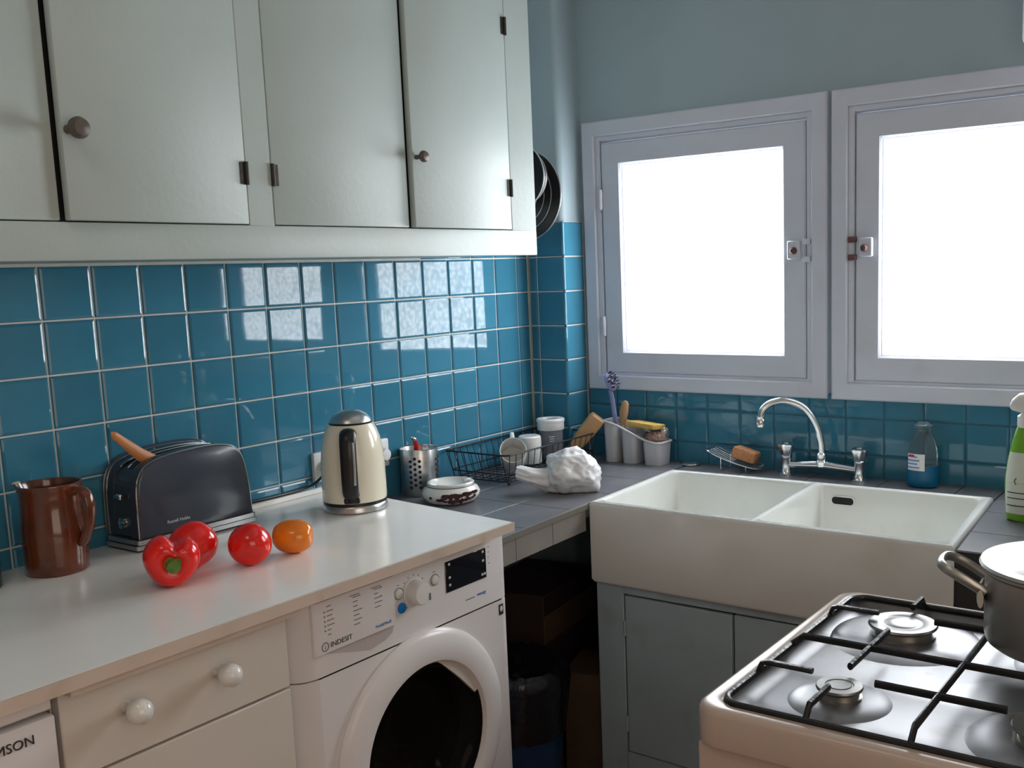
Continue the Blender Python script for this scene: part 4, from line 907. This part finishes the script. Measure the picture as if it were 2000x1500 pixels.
# wooden brush leaning out of the rack
wb = thing('wooden_brush', 'pale wooden scrubbing brush leaning over the far end of the rack', 'brush', (1.533, -0.183, ZC+0.050))
wb.scale = (1.15, 1.15, 1.2)
wb.rotation_euler = (math.radians(14), math.radians(38), math.radians(-42))
b = BM(); rings = []
for z, w, h in ((0, 0.014, 0.012), (0.02, 0.019, 0.015), (0.05, 0.021, 0.016), (0.085, 0.022, 0.017), (0.098, 0.0205, 0.016), (0.101, 0.018, 0.013)):
    rings.append([(p[0], p[1], z) for p in rrect(-w, w, -h, h, h*0.55, 4)])
loft(b, rings); obj('block', b, 'wood', wb)
b = BM(); rings = [[(p[0], p[1], z) for p in rrect(-w, w, -w*0.8, w*0.8, w*0.3, 3)] for z, w in ((-0.034, 0.016), (-0.02, 0.0155), (0.001, 0.013))]; loft(b, rings); obj('bristles', b, 'kraft', wb)

# ------------------------------------------------------------------ crumpled plastic bag
pb = thing('plastic_bag', 'crumpled white plastic bag lying on the counter before the rack', 'plastic bag', (1.185, -0.418, ZC))
b = BM(); bmesh.ops.create_icosphere(b, subdivisions=5, radius=1); rb = random.Random(11)
FC = [(Vector((rb.gauss(0, 1), rb.gauss(0, 1), rb.gauss(0, 0.9))).normalized(), 0.78+0.24*rb.random()) for _ in range(34)]
for v in b.verts:
    d = v.co.normalized(); n1 = abs(noise.noise(d*1.5+Vector((3, 1, 7)))); n2 = abs(noise.noise(d*3.4+Vector((9, 4, 2)))); n3 = abs(noise.noise(Vector((d.x*9, d.y*9, d.z*3))))
    s = 1/max(max(d.dot(n_)/h_ for n_, h_ in FC), 0.75)*(0.96+0.10*(1-2*n1)+0.07*(1-2*n2)+0.02*(1-2*n3))
    v.co = Vector((d.x*0.075*s, d.y*0.078*s, d.z*0.054*s))
zm = min(v.co.z for v in b.verts)
for v in b.verts:
    v.co.z = max(v.co.z-zm-0.010, 0.001)
obj('bag_body', b, 'bag', pb, ang=70)
b = BM(); path = catmull([(0.01, 0.02, 0.035), (-0.040, 0.045, 0.036), (-0.080, 0.075, 0.046), (-0.090, 0.115, 0.056)], 6); rings = []
for i, p in enumerate(path):
    s = i/(len(path)-1); r = 0.034*(1-s)**1.2+0.019+0.014*max(0, s-0.6)
    rings.append([p+Vector((math.cos(2*PI*k/30), 0.25*math.cos(2*PI*k/30), math.sin(2*PI*k/30)))*r*(0.72+0.5*abs(noise.noise(Vector((math.cos(2*PI*k/30)*2.2, math.sin(2*PI*k/30)*2.2, s*1.2))))) for k in range(30)])
rings = [[Vector((p.x, p.y, max(p.z, 0.002))) for p in r] for r in rings]
loft(b, rings); obj('twisted_neck', b, 'bag', pb, ang=70)
b = BM(); lathe(b, [(0, 0), (0.010, 0), (0.009, 0.0015), (0, 0.002)], 10, Matrix.Translation((-0.052, 0.055, 0.048)) @ Matrix.Rotation(math.radians(-55), 4, 'Y')); obj('printed_mark', b, 'blueprint', pb)

# ------------------------------------------------------------------ sink caddy and contents
cy = thing('sink_caddy', 'pale grey three compartment plastic caddy on the counter by the window', 'caddy', (1.615, -0.372, ZC))
cells = [(0.088, 0.044, 0.126), (0.020, 0.052, 0.095), (-0.062, 0.062, 0.074)]
def cut_z(y): 
    t = (0.112-y)/0.204; t = max(0, min(1, t)); return 0.128-0.058*(t*t*(3-2*t))
for yc, w, h in cells:
    b = BM(); rings = []
    o1 = rrect(-0.040, 0.040, yc-w/2-0.002, yc+w/2+0.002, 0.016, 5); cc = (0, yc)
    def sl(k, f, zf): return [((p[0])*k, yc+(p[1]-yc)*k, zf(p)) for p in o1]
    rings = [sl(0.86, 0, lambda p: 0.0), sl(0.88, 0, lambda p: 0.003), sl(1.0, 0, lambda p: cut_z(p[1])), sl(0.95, 0, lambda p: cut_z(p[1])), sl(0.83, 0, lambda p: 0.006)]
    loft(b, rings); obj('compartment', b, 'greyplast', cy, ang=40)
b = BM(); rim = [(p[0], p[1], cut_z(p[1])) for p in rrect(-0.042, 0.042, -0.096, 0.114, 0.018, 6)]
full = []
for p, q in zip(rim, rim[1:]+rim[:1]):
    n_ = max(1, int((Vector(q)-Vector(p)).length/0.012))
    for k in range(n_):
        y = p[1]+(q[1]-p[1])*k/n_; full.append((p[0]+(q[0]-p[0])*k/n_, y, cut_z(y)))
tube(b, full, 0.0038, 8, True); obj('rim', b, 'greyplast', cy)
db = thing('dish_brush', 'lilac blue dish brush standing upright in the caddy', 'dish brush', (1.615, -0.288, ZC+0.008))
b = BM(); tube(b, catmull([(0, 0, 0), (0, 0.0, 0.08), (-0.004, 0.006, 0.16), (-0.010, 0.012, 0.215)], 5), 0.0062, 10, flat=1.3); obj('handle', b, 'lilac', db)
b = BM(); lathe(b, [(0, -0.006), (0.018, -0.006), (0.022, 0.0), (0.022, 0.008), (0.016, 0.012), (0, 0.013)], 24, Matrix.Translation((-0.013, 0.006, 0.242)) @ Matrix.Rotation(math.radians(-115), 4, 'X') @ Matrix.Diagonal((1, 1.35, 1, 1))); hd = obj('head', b, 'lilac', db)
b = BM(); rs = random.Random(2)
for k in range(60):
    a = rs.random()*2*PI; r = 0.019*math.sqrt(rs.random()); p = Matrix.Translation((-0.013, 0.006, 0.242)) @ Matrix.Rotation(math.radians(-115), 4, 'X') @ Vector((r*math.cos(a), r*1.3*math.sin(a), 0.008))
    q = Matrix.Translation((-0.013, 0.006, 0.242)) @ Matrix.Rotation(math.radians(-115), 4, 'X') @ Vector((r*1.25*math.cos(a), r*1.6*math.sin(a), -0.016)); tube(b, [p, q], 0.0016, 4)
br = obj('bristles', b, 'bristle', hd, smooth=False); br['kind'] = 'stuff'
b = BM(); tube(b, [(0, 0, 0), (0, 0.002, 0.09), (0.0, 0.003, 0.115), (0, 0.0, 0.145), (0.002, -0.006, 0.175), (0.003, -0.009, 0.182)], [0.006, 0.006, 0.010, 0.0155, 0.013, 0.006], 12, flat=0.55, up=(0, 1, 0))
o = obj('wooden_spoon', b, 'wood'); o.location = (1.606, -0.322, ZC+0.008); tag(o, 'wooden spoon with worn bowl standing beside the dish brush', 'spoon')
b = BM(); box(b, -0.032, 0.032, -0.055, 0.055, -0.008, 0.008, 0.004, 2)
for v in b.verts: v.co.z += 0.006*math.cos(v.co.y*28)
o = obj('sponge_cloth', b, 'sponge_y'); o.location = (1.612, -0.396, ZC+0.118); o.rotation_euler = (math.radians(3), math.radians(6), math.radians(-8)); tag(o, 'thin yellow sponge cloth lying across the caddy', 'cloth')
b = BM(); bmesh.ops.create_icosphere(b, subdivisions=4, radius=1)
for v in b.verts:
    s = 1+0.22*noise.noise(v.co*5); v.co = Vector((v.co.x*0.028*s, v.co.y*0.034*s, v.co.z*0.024*s))
o = obj('scouring_pad', b, 'scourer'); o.location = (1.612, -0.432, ZC+0.078); tag(o, 'brownish scouring pad in the low end of the caddy', 'scouring pad')
b = BM(); bmesh.ops.create_icosphere(b, subdivisions=4, radius=1)
for v in b.verts:
    s = 1+0.3*abs(noise.noise(v.co*4+Vector((5, 5, 5)))); v.co = Vector((v.co.x*0.016*s, v.co.y*0.014*s, v.co.z*0.020*s))
o = obj('steel_wool', b, 'alu'); o.location = (1.628, -0.452, ZC+0.092); tag(o, 'small ball of steel wool at the caddy end', 'steel wool')

# plug, soap rack, sponge
b = BM(); lathe(b, [(0, 0), (0.026, 0), (0.028, 0.003), (0.026, 0.007), (0.018, 0.009), (0.010, 0.0085), (0, 0.010)], 28)
o = obj('sink_plug', b, 'steel'); o.location = (1.640, -0.537, ZC); tag(o, 'round metal sink plug lying on the counter behind the sink', 'plug')
sd = thing('wire_soap_dish', 'sloping wire soap dish behind the left bowl', 'soap dish', (1.626, -0.686, ZC))
b = BM(); lp = catmull([(-0.030, 0.070, 0.058), (0.030, 0.070, 0.060), (0.034, 0.0, 0.034), (0.030, -0.085, 0.016), (-0.030, -0.085, 0.014), (-0.034, 0.0, 0.032)], 5, True); tube(b, lp, 0.0017, 6, True); obj('tray_loop', b, 'chrome', sd)
for k in range(4):
    x = -0.021+k*0.014; b = BM(); tube(b, [(x, 0.070, 0.058), (x, 0.0, 0.030), (x, -0.085, 0.0145)], 0.0012, 5); obj('wire', b, 'chrome', sd)
for y, z in ((0.025, 0.042), (-0.055, 0.021)):
    b = BM(); tube(b, [(-0.032, y, z), (-0.032, y, 0.002), (0.032, y, 0.002), (0.032, y, z)], 0.0016, 6); obj('leg', b, 'chrome', sd)
b = BM(); box(b, -0.028, 0.028, -0.036, 0.036, -0.017, 0.017, 0.007, 2); o = obj('sponge', b, 'sponge_o'); o.location = (1.626, -0.727, ZC+0.049); o.rotation_euler = (math.radians(16), math.radians(4), math.radians(6)); tag(o, 'tan brown sponge lying in the wire soap dish', 'sponge')

# blue washing-up liquid
bs = thing('dish_soap_bottle', 'clear bottle of blue washing up liquid right of the tap', 'bottle', (1.628, -1.236, ZC)); bs.scale = (1.1, 1.1, 1.03)
def ovalloft(prof, fy, seg=32): return [[(r*fy*math.cos(2*PI*k/seg), r*math.sin(2*PI*k/seg), z) for k in range(seg)] for r, z in prof]
b = BM(); loft(b, ovalloft([(0.0362, 0.0575), (0.036, 0.06), (0.035, 0.078), (0.0355, 0.084), (0.033, 0.105), (0.026, 0.125), (0.019, 0.138), (0.016, 0.143)], 0.62)); bb = obj('bottle_body', b, 'clear', bs)
b = BM(); loft(b, ovalloft([(0.030, 0.0), (0.036, 0.004), (0.038, 0.02), (0.0363, 0.0573)], 0.62)); obj('filled_base', b, 'soap', bb)
b = BM(); loft(b, ovalloft([(0.0165, 0.142), (0.018, 0.144), (0.018, 0.152), (0.0225, 0.154), (0.0225, 0.160), (0.015, 0.164), (0.012, 0.168), (0.0, 0.169)], 0.85)); obj('cap', b, 'clear', bs)
b = BM()
ls = [[((0.0372+0.0006)*0.62*math.cos(a), (0.0372+0.0006)*math.sin(a), z) for a in [math.radians(125+k*9) for k in range(9)]] for z in (0.045, 0.088)]
loft(b, ls, cyc=False, cap0=False, cap1=False); obj('label', b, 'plasticw', bb)
b = BM()
for k in range(4):
    tube(b, [((0.0385)*0.62*math.cos(a), 0.0385*math.sin(a), 0.080-0.009*k) for a in [math.radians(130+q*8) for q in range(6+k % 2)]], 0.0016, 5)
obj('label_print', b, 'blueprint', bb)
b = BM(); tube(b, [((0.0388)*0.62*math.cos(a), 0.0388*math.sin(a), 0.083) for a in [math.radians(135+q*8) for q in range(4)]], 0.0026, 5); obj('label_spot', b, 'redplast', bb)

# green spray bottle at the right edge
gb = thing('green_spray_bottle', 'green and white cleaning bottle at the right picture edge', 'bottle', (1.372, -1.548, ZC), math.radians(6)); gb.scale = (1, 1, 1.06)
b = BM(); loft(b, ovalloft([(0.040, 0.0), (0.046, 0.004), (0.049, 0.03), (0.051, 0.085), (0.046, 0.13), (0.036, 0.175), (0.029, 0.20), (0.026, 0.206)], 0.6)); gbody = obj('bottle_body', b, 'green', gb)
b = BM()
ls = []
for z, rr in ((0.018, 0.0485), (0.06, 0.0505), (0.10, 0.0500), (0.125, 0.0470), (0.150, 0.0422)):
    ls.append([((rr+0.0008)*0.6*math.cos(a), (rr+0.0008)*math.sin(a), z) for a in [math.radians(112+k*8.5) for k in range(17)]])
loft(b, ls, cyc=False, cap0=False, cap1=False); lab = obj('label', b, 'label', gbody)
b = BM()
for k, z in enumerate((0.036, 0.052, 0.064)):
    tube(b, [((0.0512)*0.605*math.cos(a), 0.0512*math.sin(a), z) for a in [math.radians(124+q*7) for q in range(14)]], 0.0011, 5)
obj('label_print', b, 'ink', lab)
me = text_mesh('Ga', 0.026); me.materials.clear(); me.materials.append(M['inkgrey']); me.name = 'lettering'
o = bpy.data.objects.new('lettering', me); C.objects.link(o); o.parent = lab; o.location = (-0.0285, 0.030, 0.080); o.rotation_euler = (PI/2, 0, math.radians(-72))
b = BM(); lathe(b, [(0.026, 0.203), (0.0275, 0.206), (0.0275, 0.226), (0.022, 0.23), (0.018, 0.236), (0, 0.236)], 28); obj('collar', b, 'plasticw', gb)
b = BM(); rings = []
for y, z0_, z1_, w in ((0.043, 0.243, 0.252, 0.010), (0.038, 0.238, 0.262, 0.014), (0.024, 0.234, 0.274, 0.017), (0.0, 0.232, 0.278, 0.018), (-0.03, 0.234, 0.272, 0.016), (-0.045, 0.24, 0.262, 0.012)):
    rings.append([(p[0], y, p[1]) for p in rrect(-w, w, z0_, z1_, min(w, (z1_-z0_)/2)*0.8, 4)])
loft(b, rings); sh = obj('spray_head', b, 'plasticw', gb)
# crumpled white cloth behind the bottle
b = BM(); bmesh.ops.create_icosphere(b, subdivisions=4, radius=1)
for v in b.verts:
    s = 0.85+0.5*abs(noise.noise(v.co*2.6+Vector((1, 8, 3)))); v.co = Vector((v.co.x*0.030*s, v.co.y*0.036*s, v.co.z*0.062*s))
zm = min(v.co.z for v in b.verts)
for v in b.verts: v.co.z -= zm
o = obj('white_rag', b, 'bag'); o.location = (1.452, -1.556, ZC); tag(o, 'small crumpled white rag behind the green bottle', 'rag')

# ------------------------------------------------------------------ below the counter
bn = thing('waste_bin', 'navy blue waste bin lined with a black bag under the counter', 'bin', (0.955, -0.36, 0))
b = BM(); lathe(b, [(0, 0), (0.115, 0), (0.12, 0.01), (0.142, 0.36), (0.146, 0.362), (0.138, 0.358), (0.116, 0.012), (0, 0.01)], 40); obj('bucket', b, 'binblue', bn)
b = BM(); rings = []
for z, r in ((0.22, 0.143), (0.30, 0.150), (0.36, 0.152), (0.385, 0.150), (0.40, 0.135), (0.385, 0.12), (0.36, 0.05), (0.355, 0.004)):
    rings.append([((r+0.012*noise.noise(Vector((3*math.cos(2*PI*k/60), 3*math.sin(2*PI*k/60), z*9))))*math.cos(2*PI*k/60), (r+0.012*noise.noise(Vector((3*math.cos(2*PI*k/60), 3*math.sin(2*PI*k/60), z*9))))*math.sin(2*PI*k/60), z+0.02*noise.noise(Vector((5*math.cos(2*PI*k/60), 5*math.sin(2*PI*k/60), 2)))) for k in range(60)])
loft(b, rings, cap0=False); obj('bin_bag', b, 'binbag', bn, ang=70)
b = BM()
rings = [[(p[0]*k, p[1]*k, z) for p in rrect(-0.10, 0.10, -0.07, 0.07, 0.01, 3)] for z, k in ((0, 0.95), (0.02, 1.0), (0.22, 1.02), (0.30, 0.98))]
loft(b, rings)
for v in b.verts: v.co += Vector((noise.noise(v.co*14), noise.noise(v.co*14+Vector((4, 0, 0))), 0))*0.012
o = obj('paper_bag', b, 'kraft'); o.location = (1.27, -0.42, 0); o.rotation_euler = (0, 0, 0.3); tag(o, 'crumpled brown paper bag on the floor beside the waste bin', 'paper bag')
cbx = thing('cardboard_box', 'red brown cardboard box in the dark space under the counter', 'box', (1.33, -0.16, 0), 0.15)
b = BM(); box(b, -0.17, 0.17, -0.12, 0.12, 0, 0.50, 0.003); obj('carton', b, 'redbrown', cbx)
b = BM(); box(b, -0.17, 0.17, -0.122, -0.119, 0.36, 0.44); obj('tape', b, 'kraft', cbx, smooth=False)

# ------------------------------------------------------------------ wall unit at the top right corner
wu = thing('wall_unit', 'white enamelled wall unit just showing at the top right edge', 'wall unit', (1.60, -1.631, 1.888))
b = BM(); box(b, -0.086, 0.089, -0.20, 0.155, 0.0, 0.50, 0.02, 3); obj('casing', b, 'enamel', wu)
b = BM(); box(b, -0.092, -0.085, -0.17, 0.125, 0.03, 0.47, 0.004); obj('front_cover', b, 'enamel', wu)
